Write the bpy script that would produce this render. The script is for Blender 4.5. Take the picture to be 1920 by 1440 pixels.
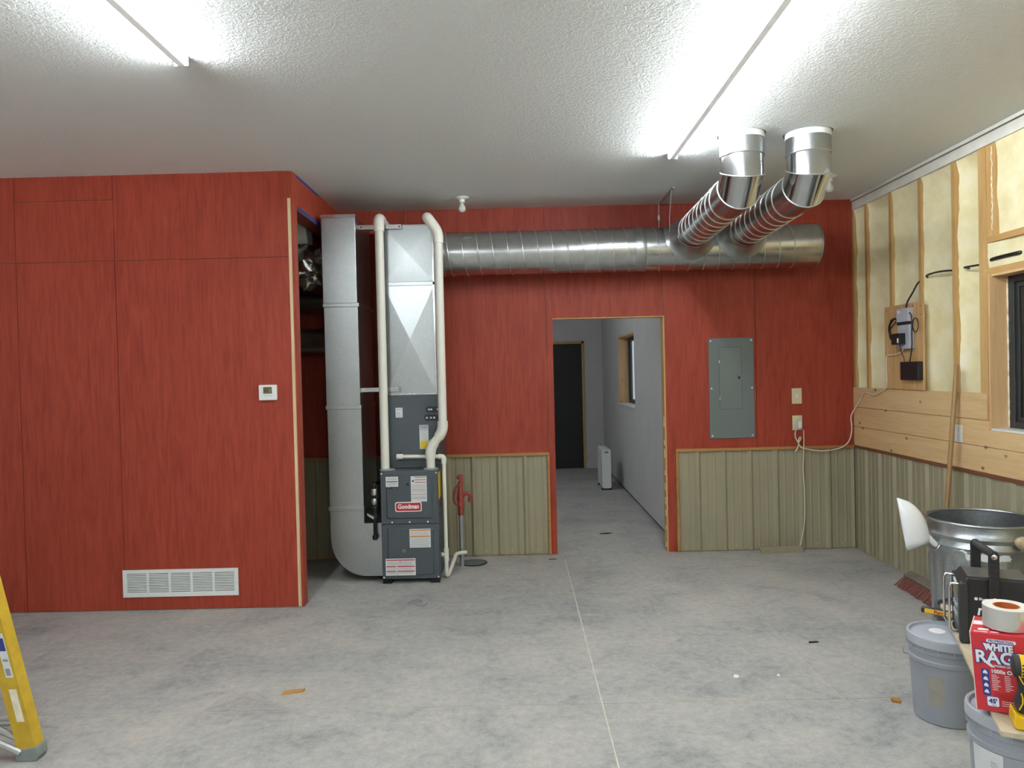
import bpy, bmesh, math, random
from mathutils import Vector, Matrix, noise
random.seed(7)
PI = math.pi
scene = bpy.context.scene
for o in list(bpy.data.objects):
    bpy.data.objects.remove(o)
C = scene.collection

# ------------------------------------------------------------------ camera
def set_camera():
    yaw, pitch, roll = 0.00718, -0.01559, -0.02384
    f = Vector((-math.sin(yaw)*math.cos(pitch), math.cos(yaw)*math.cos(pitch), math.sin(pitch)))
    r = Vector((math.cos(yaw), math.sin(yaw), 0))
    u = r.cross(f)
    r2 = math.cos(roll)*r + math.sin(roll)*u
    u2 = -math.sin(roll)*r + math.cos(roll)*u
    cam = bpy.data.cameras.new('camera')
    cam.sensor_fit = 'HORIZONTAL'
    cam.sensor_width = 36.0
    cam.lens = 1368.35/1920*36.0
    cam.clip_start = 0.02
    ob = bpy.data.objects.new('camera', cam)
    C.objects.link(ob)
    M = Matrix((( r2.x, u2.x, -f.x, 0), (r2.y, u2.y, -f.y, 0), (r2.z, u2.z, -f.z, 1.60873), (0, 0, 0, 1)))
    ob.matrix_world = M
    scene.camera = ob
set_camera()

# ------------------------------------------------------------------ world, light levels, exposure
world = bpy.data.worlds.new('overcast_sky')
scene.world = world
world.use_nodes = True
wb = world.node_tree.nodes['Background']
wb.inputs[0].default_value = (0.80, 0.89, 1.0, 1)
wb.inputs[1].default_value = 0.9
LED_STRENGTH = 236.0       # ceiling strip lenses
FAR_FILL_WATTS = 30.0      # unseen lamp added to brighten the far room
vs = scene.view_settings
vs.view_transform = 'Standard'
vs.look = 'None'
vs.exposure = 0.0
vs.gamma = 1.0
vs.use_curve_mapping = False

# ------------------------------------------------------------------ materials
def lin(c):
    return tuple(((x/255)/12.92 if x/255 <= 0.04045 else ((x/255+0.055)/1.055)**2.4) for x in c)
class NT:
    def __init__(s, name):
        s.m = bpy.data.materials.new(name); s.m.use_nodes = True
        s.t = s.m.node_tree; s.b = s.t.nodes['Principled BSDF']
    def n(s, typ, **kw):
        nd = s.t.nodes.new(typ)
        for k, v in kw.items():
            if k.startswith('i_'):
                key = k[2:]
                key = int(key) if key.isdigit() else key
                nd.inputs[key].default_value = v
            else:
                setattr(nd, k, v)
        return nd
    def l(s, a, b): s.t.links.new(a, b)
    def coord(s, kind='Object', scale=(1, 1, 1)):
        if kind == 'World':
            out = s.n('ShaderNodeNewGeometry').outputs['Position']
        else:
            out = s.n('ShaderNodeTexCoord').outputs[kind]
        mp = s.n('ShaderNodeMapping')
        mp.inputs['Scale'].default_value = scale
        s.l(out, mp.inputs['Vector'])
        return mp.outputs['Vector']
    def noise(s, vec, scale, detail=3, rough=0.55, dist=0.0):
        nd = s.n('ShaderNodeTexNoise')
        nd.inputs['Scale'].default_value = scale; nd.inputs['Detail'].default_value = detail
        nd.inputs['Roughness'].default_value = rough; nd.inputs['Distortion'].default_value = dist
        s.l(vec, nd.inputs['Vector'])
        return nd.outputs['Fac']
    def ramp(s, fac, stops):
        nd = s.n('ShaderNodeValToRGB'); e = nd.color_ramp.elements
        e[0].position, e[0].color = stops[0][0], (*stops[0][1], 1)
        e[1].position, e[1].color = stops[-1][0], (*stops[-1][1], 1)
        for p_, c_ in stops[1:-1]:
            x = e.new(p_); x.color = (*c_, 1)
        s.l(fac, nd.inputs['Fac'])
        return nd.outputs['Color']
    def mix(s, fac, a, b, mode='MIX'):
        nd = s.n('ShaderNodeMix', data_type='RGBA', blend_type=mode)
        for sock, v in ((nd.inputs[0], fac), (nd.inputs[6], a), (nd.inputs[7], b)):
            if isinstance(v, (int, float)): sock.default_value = v
            elif isinstance(v, tuple): sock.default_value = (*v, 1) if len(v) == 3 else v
            else: s.l(v, sock)
        return nd.outputs[2]
    def bump(s, h, strength=0.3, dist=0.01, chain=None):
        nd = s.n('ShaderNodeBump'); nd.inputs['Strength'].default_value = strength; nd.inputs['Distance'].default_value = dist
        s.l(h, nd.inputs['Height'])
        if chain is not None: s.l(chain, nd.inputs['Normal'])
        s.l(nd.outputs['Normal'], s.b.inputs['Normal'])
        return nd.outputs['Normal']
    def setc(s, c):
        if isinstance(c, tuple): s.b.inputs['Base Color'].default_value = (*c, 1)
        else: s.l(c, s.b.inputs['Base Color'])
def plain(name, rgb, rough=0.5, metal=0.0, var=0.12, scale=14.0, bump=0.0, bscale=60.0, kind='Object', spec=None):
    t = NT(name); c = lin(rgb)
    v = t.coord(kind)
    f = t.noise(v, scale, 4)
    lo = tuple(x*(1-var) for x in c); hi = tuple(min(1, x*(1+var)) for x in c)
    t.setc(t.ramp(f, [(0.3, lo), (0.7, hi)]))
    t.b.inputs['Roughness'].default_value = rough
    t.b.inputs['Metallic'].default_value = metal
    if spec is not None: t.b.inputs['Specular IOR Level'].default_value = spec
    if bump: t.bump(t.noise(v, bscale, 3), bump, 0.002)
    return t.m
def galv(name, rgb, rough, spangle=26.0, amt=0.16, metal=1.0):
    t = NT(name); c = lin(rgb); v = t.coord('World')
    sp = t.noise(v, spangle, 2, 0.5)
    big = t.noise(v, 3.0, 3)
    a = t.ramp(sp, [(0.3, tuple(x*(1-amt) for x in c)), (0.7, tuple(min(1, x*(1+amt)) for x in c))])
    t.setc(t.mix(0.25, a, t.ramp(big, [(0.35, tuple(x*0.78 for x in c)), (0.65, tuple(min(1, x*1.12) for x in c))])))
    t.b.inputs['Metallic'].default_value = metal
    mr = t.n('ShaderNodeMapRange'); mr.inputs['To Min'].default_value = rough*0.8; mr.inputs['To Max'].default_value = rough*1.25
    t.l(sp, mr.inputs['Value']); t.l(mr.outputs[0], t.b.inputs['Roughness'])
    t.bump(t.noise(v, 3.0, 1), 0.05, 0.01)
    return t.m
def wood(name, light, dark, axis='Y', rough=0.6, ring=9.0, knots=0.0, kind='World', knotcol=(92, 54, 28), contrast=1.0):
    t = NT(name); a, b = lin(light), lin(dark)
    sc = {'X': (0.35, 5, 5), 'Y': (5, 0.35, 5), 'Z': (5, 5, 0.35)}[axis]
    v = t.coord(kind, sc)
    f = t.noise(v, ring*0.35, 4, 0.6, 0.8)
    g = t.noise(v, ring*2.2, 3, 0.5, 0.2)
    col = t.ramp(f, [(0.5-0.22/contrast, a), (0.5+0.25/contrast, b)])
    col = t.mix(0.25, col, t.ramp(g, [(0.35, b), (0.6, a)]))
    if knots:
        sx = t.n('ShaderNodeSeparateXYZ'); t.l(t.coord(kind), sx.inputs[0])
        cb = t.n('ShaderNodeCombineXYZ')
        if axis == 'Y': t.l(sx.outputs[1], cb.inputs[0]); t.l(sx.outputs[2], cb.inputs[1])
        else: t.l(sx.outputs[2], cb.inputs[0]); t.l(sx.outputs[0], cb.inputs[1])
        mp2 = t.n('ShaderNodeMapping'); mp2.inputs['Scale'].default_value = (0.8, 1.35, 1); t.l(cb.outputs[0], mp2.inputs['Vector'])
        vo = t.n('ShaderNodeTexVoronoi', voronoi_dimensions='2D'); vo.inputs['Scale'].default_value = knots; t.l(mp2.outputs[0], vo.inputs['Vector'])
        k = t.ramp(vo.outputs['Distance'], [(0.035, (0.85, 0.85, 0.85)), (0.06, (0, 0, 0))])
        k = t.mix(1.0, k, t.ramp(t.noise(mp2.outputs[0], 3.1, 1), [(0.44, (0, 0, 0)), (0.56, (1, 1, 1))]), 'MULTIPLY')
        col = t.mix(k, col, lin(knotcol))
    t.setc(col); t.b.inputs['Roughness'].default_value = rough
    t.bump(g, 0.08, 0.004)
    return t.m
def m_red():
    t = NT('red_stained_plywood')
    v = t.coord('World', (5.5, 5.5, 0.9))
    f = t.noise(v, 1.6, 5, 0.62, 2.2)
    wv = t.coord('World', (16, 16, 1.2))
    g = t.noise(wv, 3.0, 4, 0.6, 0.6)
    c = t.ramp(f, [(0.30, lin((136, 49, 33))), (0.52, lin((150, 57, 39))), (0.75, lin((162, 70, 51)))])
    c = t.mix(0.32, c, t.ramp(g, [(0.35, lin((122, 42, 30))), (0.65, lin((170, 76, 57)))]))
    t.setc(c); t.b.inputs['Roughness'].default_value = 0.5
    t.b.inputs['Specular IOR Level'].default_value = 0.32
    t.bump(g, 0.10, 0.004)
    return t.m
def m_floor():
    t = NT('concrete')
    v = t.coord('World'); v2 = t.coord('World', (0.7, 1.5, 1))
    a = t.noise(v2, 0.75, 6, 0.62, 0.5); b = t.noise(v, 2.6, 8, 0.70, 0.6); d = t.noise(v, 22, 6, 0.75, 0.2); e = t.noise(v, 130, 3, 0.6)
    c = t.ramp(a, [(0.32, lin((118, 122, 125))), (0.50, lin((166, 165, 161))), (0.68, lin((190, 183, 173)))])
    c = t.mix(0.50, c, t.ramp(b, [(0.34, lin((98, 103, 107))), (0.48, lin((164, 164, 161))), (0.66, lin((192, 186, 177)))]))
    c = t.mix(0.26, c, t.ramp(d, [(0.34, lin((86, 90, 93))), (0.5, lin((166, 165, 162))), (0.68, lin((212, 208, 200)))]))
    c = t.mix(0.12, c, t.ramp(e, [(0.35, lin((110, 110, 110))), (0.65, lin((215, 212, 205)))]))
    t.setc(c)
    t.b.inputs['Roughness'].default_value = 0.62
    n1 = t.bump(d, 0.05, 0.003)
    t.bump(e, 0.10, 0.001, n1)
    return t.m
def m_ceiling():
    t = NT('knockdown_ceiling_paint')
    v = t.coord('World')
    a = t.noise(v, 48, 3, 0.55, 0.9)
    h = t.ramp(a, [(0.44, (0, 0, 0)), (0.58, (1, 1, 1))])
    t.setc(t.mix(t.noise(v, 0.8, 2), lin((231, 235, 235)), lin((236, 239, 238))))
    t.b.inputs['Roughness'].default_value = 0.75
    t.bump(h, 0.55, 0.0035)
    return t.m
def m_foam():
    t = NT('spray_foam')
    v = t.coord('World')
    a = t.noise(v, 6, 4, 0.6); b = t.noise(v, 90, 3, 0.6, 0.5)
    t.setc(t.ramp(a, [(0.3, lin((222, 208, 158))), (0.55, lin((234, 224, 184))), (0.75, lin((240, 234, 208)))]))
    t.b.inputs['Roughness'].default_value = 0.7
    t.bump(b, 0.30, 0.004)
    return t.m
def m_emit(name, rgb, s):
    t = NT(name)
    t.b.inputs['Base Color'].default_value = (0.9, 0.9, 0.9, 1)
    t.b.inputs['Emission Color'].default_value = (*rgb, 1)
    t.b.inputs['Emission Strength'].default_value = s
    v = t.coord(); f = t.noise(v, 2.0)
    t.setc(t.ramp(f, [(0.2, (0.88, 0.88, 0.88)), (0.8, (0.92, 0.92, 0.92))]))
    return t.m
def m_glass(name, rgb, alpha, rough=0.03):
    t = NT(name)
    v = t.coord(); f = t.noise(v, 1.5)
    c = lin(rgb)
    t.setc(t.ramp(f, [(0.2, tuple(x*0.9 for x in c)), (0.8, c)]))
    t.b.inputs['Roughness'].default_value = rough
    t.b.inputs['Alpha'].default_value = alpha
    return t.m

RED = m_red(); CONC = m_floor(); CEIL = m_ceiling(); FOAM = m_foam()
JOINT = plain('joint_dust', (206, 200, 186), 0.9, kind='World')
DRY = plain('primed_drywall', (200, 199, 198), 0.75, var=0.04, scale=3, bump=0.1, bscale=200, kind='World')
SHADEDARK = plain('painted_dark', (40, 40, 42), 0.9)  # dark tone for the added attic box and the painted gap shade
PINE = wood('pine_board', (226, 196, 150), (206, 168, 116), 'Y', 0.55, 8, knots=3.6)
PINEZ = wood('pine_jamb', (226, 190, 142), (206, 162, 112), 'Z', 0.55, 8, knots=2.7)
STUD = wood('stud_lumber', (206, 170, 112), (176, 132, 78), 'Z', 0.65, 8)
PLATE = wood('plate_lumber', (200, 162, 104), (172, 128, 76), 'Y', 0.65, 8)
WHITEPLATE = plain('overspray_plate', (214, 211, 202), 0.7, var=0.08, scale=9, kind='World')
PLY = wood('bare_plywood', (212, 176, 124), (182, 140, 90), 'Z', 0.55, 12, contrast=1.5)
PLYEDGE = wood('raw_plywood_edge', (224, 204, 168), (196, 166, 124), 'Z', 0.7, 20)
TRIM = wood('stained_trim', (176, 128, 74), (146, 98, 52), 'X', 0.45, 8)
TRIMR = wood('dark_stained_trim', (122, 76, 50), (96, 56, 36), 'Y', 0.45, 8)
TAN = plain('tan_steel_siding', (152, 145, 120), 0.42, 0.0, var=0.04, scale=2.5, kind='World')
GALV = galv('galvanised_sheet', (184, 189, 190), 0.32, 70, 0.06)
GALVS = galv('spiral_duct_steel', (196, 198, 198), 0.22, 18, 0.10)
SHINY = galv('polished_galvanised', (206, 208, 210), 0.13, 14, 0.05)
SEAM = galv('duct_seam', (216, 218, 218), 0.38, 60, 0.04)
CAN = galv('trash_can_zinc', (178, 184, 188), 0.33, 60, 0.12)
FOIL = galv('foil_jacket', (200, 202, 202), 0.2, 10, 0.1)
PVC = plain('pvc', (226, 225, 214), 0.38, var=0.03)
SLATE = plain('slate_enamel', (68, 75, 80), 0.42, var=0.04, scale=5)
SLATE2 = plain('slate_enamel_door', (70, 77, 83), 0.40, var=0.04, scale=5)
BLACK = plain('black_plastic', (26, 27, 29), 0.45, var=0.15)
PANELK = plain('dark_grey_plastic', (84, 84, 84), 0.4, var=0.06)
BLACKR = plain('black_rubber', (40, 40, 41), 0.7, var=0.15)
BLACKM = plain('black_iron', (38, 38, 40), 0.4, 0.6)
WHITE = plain('white_plastic', (232, 234, 235), 0.4, var=0.02)
VENTW = plain('white_enamel', (226, 230, 228), 0.4, var=0.02)
PAPER = plain('sticker_paper', (216, 219, 220), 0.5, var=0.03)
PANELG = plain('grey_panel_enamel', (104, 113, 112), 0.45, var=0.04, scale=4)
PANELG2 = plain('grey_panel_door', (107, 116, 114), 0.45, var=0.04, scale=4)
ALMOND = plain('almond_plastic', (214, 204, 168), 0.45, var=0.03)
CORDW = plain('cream_cord', (220, 208, 186), 0.5, var=0.04)
GREYP = plain('grey_device_plastic', (176, 180, 190), 0.45, var=0.04)
STEEL = plain('zinc_screw', (206, 210, 212), 0.3, 0.8, var=0.05)
CHROME = plain('chrome', (222, 222, 224), 0.12, 1.0, var=0.03)
GALVPIPE = plain('galvanised_pipe', (176, 182, 186), 0.4, 0.7, var=0.15, scale=30)
REDPAINT = plain('red_cast_iron', (140, 56, 46), 0.5, var=0.25, scale=30, bump=0.2)
BUCKET = plain('grey_bucket_plastic', (150, 155, 164), 0.42, var=0.06, scale=8)
LIDM = plain('grey_lid_plastic', (168, 173, 182), 0.4, var=0.05, scale=8)
SMUDGE = plain('dried_dirt', (158, 154, 142), 0.8, var=0.1)
YELLOW = plain('yellow_fibreglass', (192, 158, 44), 0.5, var=0.12, scale=18)
TOOLY = plain('yellow_tool_plastic', (232, 186, 20), 0.4, var=0.05)
RUBBER = plain('grey_rubber_foot', (124, 132, 130), 0.7, var=0.1)
ALU = plain('aluminium', (186, 190, 188), 0.4, 0.85, var=0.08)
LEDBODY = m_emit('led_spine_glow', (0.93, 0.97, 1.0), 0.26)  # faint glow added to lift the spine to light grey
CARD = plain('red_carton', (198, 44, 54), 0.5, var=0.05)
CARDSIDE = plain('carton_edge', (222, 206, 196), 0.7, var=0.05)
INKW = plain('white_ink', (236, 236, 238), 0.5, var=0.02)
INKB = plain('blue_ink', (42, 56, 130), 0.5, var=0.05)
INKR = plain('red_ink', (176, 32, 38), 0.5, var=0.04)
INKO = plain('orange_ink', (206, 132, 44), 0.5, var=0.04)
INKBR = plain('brown_ink', (150, 104, 84), 0.5, var=0.04)
INKK = plain('black_ink', (34, 34, 38), 0.5, var=0.05)
INKG = plain('grey_ink', (142, 146, 152), 0.5, var=0.05)
INKY = plain('yellow_ink', (228, 196, 20), 0.5, var=0.04)
BADGER = plain('badge_red', (172, 26, 36), 0.35, var=0.04)
LCD = plain('lcd_screen', (126, 122, 92), 0.2, var=0.04)
TAPEBLUE = plain('blue_masking_tape', (44, 58, 118), 0.6, var=0.08)
TAPEWHITE = plain('white_tape', (226, 228, 228), 0.5, var=0.04)
TAPEFOIL = plain('aluminium_foil_tape', (226, 226, 226), 0.2, 0.75, var=0.03)
TAPESIDE = plain('tape_roll_side', (226, 224, 218), 0.6, var=0.04)
CARDBOARD = plain('cardboard_core', (186, 100, 44), 0.7, var=0.12)
BROOMW = wood('broom_handle_wood', (168, 136, 92), (134, 100, 60), 'Z', 0.5, 8)
BROOMK = plain('grey_broom_block', (112, 104, 94), 0.7, var=0.15)
BRISTLE = plain('brown_bristle', (112, 66, 58), 0.8, var=0.35, scale=60)
PLANK = wood('weathered_plywood', (206, 194, 170), (176, 160, 132), 'Y', 0.7, 8)
BLACKDOOR = plain('black_door_paint', (24, 25, 27), 0.5, var=0.1, scale=3)
FRAMEB = plain('black_window_vinyl', (44, 46, 48), 0.4, var=0.06)
DGLASS = m_glass('dark_window_glass', (26, 32, 32), 1.0, 0.06)
CGLASS = m_glass('clear_window_glass', (200, 206, 206), 0.25, 0.03)
BULBG = plain('frosted_bulb', (206, 208, 202), 0.25, var=0.03)
PORC = plain('porcelain', (222, 222, 216), 0.3, var=0.03)
LED = m_emit('led_lens', (0.91, 0.97, 1.0), LED_STRENGTH)
GLOVE = plain('tan_leather', (176, 158, 128), 0.85, var=0.3, scale=50, bump=0.4)
WIREK = plain('black_cable', (24, 24, 25), 0.45, var=0.1)
CLEARCAP = plain('flange_grey', (150, 158, 160), 0.4, var=0.05)
LEAF = plain('dry_leaf', (170, 120, 50), 0.8, var=0.2, scale=40)
SHIMW = wood('shim_wood', (196, 150, 92), (164, 116, 62), 'X', 0.7, 12)
CONCAVE = plain('foam_residue', (226, 220, 200), 0.8, var=0.15, scale=30, bump=0.5)

# ------------------------------------------------------------------ mesh helpers
ORIG = {}
class MB:
    def __init__(s, M=None):
        s.v = []; s.f = []; s.M = M
    def add(s, vs_, fs):
        k = len(s.v)
        s.v += [tuple(s.M @ Vector(p)) if s.M is not None else tuple(p) for p in vs_]
        s.f += [tuple(i+k for i in f) for f in fs]
        return s
    def box(s, x0, x1, y0, y1, z0, z1):
        return s.add([(x0, y0, z0), (x1, y0, z0), (x1, y1, z0), (x0, y1, z0), (x0, y0, z1), (x1, y0, z1), (x1, y1, z1), (x0, y1, z1)],
                     [(0, 3, 2, 1), (4, 5, 6, 7), (0, 1, 5, 4), (1, 2, 6, 5), (2, 3, 7, 6), (3, 0, 4, 7)])
    def ext(s, pts, vec):
        n = len(pts); vec = Vector(vec)
        b = [Vector(p)+vec for p in pts]
        return s.add(list(pts)+b, [tuple(range(n))[::-1], tuple(range(n, 2*n))]+[(i, (i+1) % n, n+(i+1) % n, n+i) for i in range(n)])
    def loft(s, rings, closed=True, cap0=True, cap1=True):
        n = len(rings[0]); vv = [p for r in rings for p in r]; ff = []
        for k in range(len(rings)-1):
            for i in range(n if closed else n-1):
                j = (i+1) % n
                ff.append((k*n+i, k*n+j, (k+1)*n+j, (k+1)*n+i))
        if cap0: ff.append(tuple(range(n))[::-1])
        if cap1: ff.append(tuple(range((len(rings)-1)*n, len(rings)*n)))
        return s.add(vv, ff)
    def lathe(s, prof, c=(0, 0, 0), n=32, axis='Z', cap0=True, cap1=True, a0=0.0):
        rings = []
        for r, z in prof:
            ring = []
            for i in range(n):
                a = a0+2*PI*i/n; x, y = r*math.cos(a), r*math.sin(a)
                q = {'Z': (x, y, z), 'Y': (x, z, y), 'X': (z, x, y)}[axis]
                ring.append((c[0]+q[0], c[1]+q[1], c[2]+q[2]))
            rings.append(ring)
        return s.loft(rings, True, cap0, cap1)
    def tube(s, path, r, n=12, cap=True, rs=None):
        P = [Vector(p) for p in path]
        d = [(P[i+1]-P[i]).normalized() for i in range(len(P)-1)]
        up = Vector((0, 0, 1)) if abs(d[0].z) < 0.9 else Vector((0, 1, 0))
        a = d[0].cross(up).normalized(); b = d[0].cross(a).normalized()
        rings = []
        for i, p in enumerate(P):
            di = d[min(i, len(d)-1)]
            if 0 < i < len(d):
                q = d[i-1].rotation_difference(d[i]); a0, b0 = a.copy(), b.copy()
                a.rotate(q); b.rotate(q)
                nb = (d[i-1]+d[i]).normalized(); di = d[i-1]
            else:
                a0, b0, nb = a, b, di
            rr = rs[i] if rs else r
            ring = []
            for k in range(n):
                t = 2*PI*k/n
                o = (a0*math.cos(t)+b0*math.sin(t))*rr
                den = di.dot(nb)
                if abs(den) > 0.3: o = o - di*(o.dot(nb)/den)
                ring.append(p+o)
            rings.append(ring)
        return s.loft(rings, True, cap, cap)
    def build(s, name, mat, parent=None, smooth=None, bevel=0.0, seg=2, label=None, cat=None, group=None, kind=None, origin=None, sub=0):
        if parent is not None:
            o0 = ORIG[parent]
        elif origin is not None:
            o0 = Vector(origin)
        else:
            xs = [v[0] for v in s.v]; ys = [v[1] for v in s.v]; zs = [v[2] for v in s.v]
            o0 = Vector(((min(xs)+max(xs))/2, (min(ys)+max(ys))/2, min(zs)))
        me = bpy.data.meshes.new(name)
        me.from_pydata([tuple(Vector(v)-o0) for v in s.v], [], s.f)
        bm = bmesh.new(); bm.from_mesh(me)
        bmesh.ops.recalc_face_normals(bm, faces=bm.faces)
        bm.to_mesh(me); bm.free()
        me.materials.append(mat)
        if smooth is not None:
            me.shade_smooth(); me.set_sharp_from_angle(angle=math.radians(smooth))
        ob = bpy.data.objects.new(name, me); C.objects.link(ob)
        if parent is not None:
            ob.parent = parent
        else:
            ob.location = o0
        ORIG[ob] = o0
        if bevel:
            m = ob.modifiers.new('bevel', 'BEVEL'); m.width = bevel; m.segments = seg; m.limit_method = 'ANGLE'; m.angle_limit = math.radians(40)
            if smooth is None:
                me.shade_smooth(); me.set_sharp_from_angle(angle=math.radians(30))
                m.harden_normals = True
        if sub:
            m = ob.modifiers.new('sub', 'SUBSURF'); m.levels = sub; m.render_levels = sub
        tag(ob, label, cat, group, kind)
        return ob
def tag(o, label=None, cat=None, group=None, kind=None):
    if label: o['label'] = label
    if cat: o['category'] = cat
    if group: o['group'] = group
    if kind: o['kind'] = kind
    return o
def thing(name, label, cat, loc, group=None, kind=None):
    e = bpy.data.objects.new(name, None); C.objects.link(e)
    e.location = loc; e.empty_display_size = 0.1
    ORIG[e] = Vector(loc)
    return tag(e, label, cat, group, kind)
def struct(name, loc, label=None):
    return thing(name, label, None, loc, None, 'structure')
def inst(src, name, parent, off):
    """another copy of a part, sharing its mesh, moved by off"""
    o = src.copy(); o.name = name; C.objects.link(o); o.parent = parent
    o.location = Vector(src.location)+Vector(off); ORIG[o] = ORIG[parent]
    return o
def B(x0, x1, y0, y1, z0, z1, M=None): return MB(M).box(x0, x1, y0, y1, z0, z1)
def rrect(x0, x1, z0, z1, r, n=5):
    pts = []
    for cx, cz, a in ((x1-r, z1-r, 0), (x0+r, z1-r, 90), (x0+r, z0+r, 180), (x1-r, z0+r, 270)):
        for i in range(n+1):
            t = math.radians(a+90*i/n); pts.append((cx+r*math.cos(t), cz+r*math.sin(t)))
    return pts
def rplate(x0, x1, z0, z1, r, y0, y1, M=None, n=5):
    """rounded plate in the XZ plane between y0 (front) and y1"""
    return MB(M).ext([(x, y0, z) for x, z in rrect(x0, x1, z0, z1, r, n)], (0, y1-y0, 0))
def catmull(P, n=8):
    P = [Vector(p) for p in P]; Q = [P[0]*2-P[1]]+P+[P[-1]*2-P[-2]]; out = []
    for i in range(1, len(Q)-2):
        a, b, c, d = Q[i-1:i+3]
        for k in range(n):
            t = k/n
            out.append(0.5*((2*b)+(c-a)*t+(2*a-5*b+4*c-d)*t*t+(3*b-a-3*c+d)*t**3))
    out.append(P[-1]); return out
def text_mb(mb, body, size, M, extrude=0.0006, offset=0.0, align='CENTER', sx=1.0, shear=0.0, fit=None):
    cu = bpy.data.curves.new('lettering', 'FONT'); cu.body = body; cu.size = size; cu.extrude = extrude; cu.offset = offset
    cu.align_x = align; cu.align_y = 'CENTER'; cu.resolution_u = 3; cu.shear = shear
    ob = bpy.data.objects.new('lettering', cu); C.objects.link(ob)
    dg = bpy.context.evaluated_depsgraph_get()
    me = bpy.data.meshes.new_from_object(ob.evaluated_get(dg))
    if fit:
        xs = [v.co.x for v in me.vertices]; sx = fit/(max(xs)-min(xs))
    T = M @ Matrix.Diagonal((sx, 1, 1, 1))
    mb.add([T @ v.co for v in me.vertices], [tuple(p.vertices) for p in me.polygons])
    bpy.data.objects.remove(ob); bpy.data.curves.remove(cu); bpy.data.meshes.remove(me)
    return mb
def face_y(x, y, z):      # text plane facing -Y (towards the camera) at a point
    return Matrix.Translation((x, y, z)) @ Matrix.Rotation(PI/2, 4, 'X')

H = 3.048
YB = 6.404         # face of the back wall plywood
YP = 5.085         # face of the left partition
XR = 2.955         # stud faces of the right wall

# ================================================================== STRUCTURE
# ---- floor: slab sections between the control joints
fl = struct('floor', (0, 3, 0), 'grey concrete floor with dusty control joints')
g = 0.004
secs = [(-5.0, 0.375-g, 3.5+g, 6.33), (0.375+g, 1.535-g*.6, 3.5+g, 6.33), (1.535+g*.6, 3.1, 3.5+g, 6.33),
        (-5.0, 0.375-g, -4.0, 3.5-g), (0.375+g, 3.1, -4.0, 3.5-g), (-5.0, 3.1, 6.33, 12.3)]
for s_ in secs:
    B(s_[0], s_[1], s_[2], s_[3], -0.1, 0.0).build('slab_section', CONC, fl)
B(-5, 3.1, -4, 6.3, -0.09, -0.0025).build('joint_filler', JOINT, fl)

# ---- ceiling with two real duct holes
DX = (1.43, 1.842); DY = 4.57; HR = 0.146; hs = 0.206
ce = struct('ceiling', (0, 3, H), 'white knockdown-textured ceiling')
mb = MB()
xm = (DX[0]+DX[1])/2
X0, X1, X2, Y0, Y1 = DX[0]-hs, xm, DX[1]+hs, DY-hs, DY+hs
for q in ((-5, X0, -4, 12.3), (X2, 3.1, -4, 12.3), (X0, X2, -4, Y0), (X0, X2, Y1, 12.3)):
    mb.box(q[0], q[1], q[2], q[3], H, H+0.02)
for k, (a, b) in enumerate(((X0, X1), (X1, X2))):
    n = 48; ins = []; outs = []
    for i in range(n):
        t = 2*PI*i/n+PI/4; c, s_ = math.cos(t), math.sin(t)
        ins.append((DX[k]+HR*c, DY+HR*s_))
        m = max(abs(c), abs(s_)); px = DX[k]+hs*c/m; py = DY+hs*s_/m
        outs.append((min(max(px, a), b), py))
    vv = [(x, y, H) for x, y in ins]+[(x, y, H) for x, y in outs]+[(x, y, H+0.02) for x, y in ins]+[(x, y, H+0.02) for x, y in outs]
    ff = []
    for i in range(n):
        j = (i+1) % n
        ff += [(i, j, n+j, n+i), (2*n+i, 3*n+i, 3*n+j, 2*n+j), (i, 2*n+i, 2*n+j, j)]
    mb.add(vv, ff)
mb.build('ceiling_board', CEIL, ce)
B(-5, 3.1, -4, 12.3, H+0.45, H+0.5).box(-5, -4.98, -4, 12.3, H, H+.45).box(3.08, 3.1, -4, 12.3, H, H+.45).box(-5, 3.1, -4, -3.98, H, H+.45).box(-5, 3.1, 12.28, 12.3, H, H+.45).build('attic_light_block', SHADEDARK, ce)  # unseen dark box added to keep sky light out of the duct holes

# ---- metal siding profile
def ribbed(mb, run, base, z0, z1, out):
    """run(u, h) gives a point: u along the wall, h out of the wall"""
    prof = base
    rings = [[run(u, h, z) for u, h in prof] for z in (z0, z1)]
    back = [[run(u, -0.002, z) for u, h in reversed(prof)] for z in (z0, z1)]
    r0 = rings[0]+back[0]; r1 = rings[1]+back[1]
    mb.loft([r0, r1])
def rib_profile(u0, u1, first, pitch=0.2286):
    pts = [(u0, 0.0)]
    k = math.floor((u0-first)/pitch)-1
    while True:
        c = first+k*pitch; k += 1
        if c > u1+pitch: break
        for du, h in ((-0.030, 0.0), (-0.010, 0.019), (0.010, 0.019), (0.030, 0.0), (0.068, 0.0), (0.073, 0.0035), (0.083, 0.0035), (0.088, 0.0),
                      (0.140, 0.0), (0.145, 0.0035), (0.155, 0.0035), (0.160, 0.0)):
            u = c+du
            if u0+0.002 < u < u1-0.002: pts.append((u, h))
    pts.append((u1, 0.0))
    return pts

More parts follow.
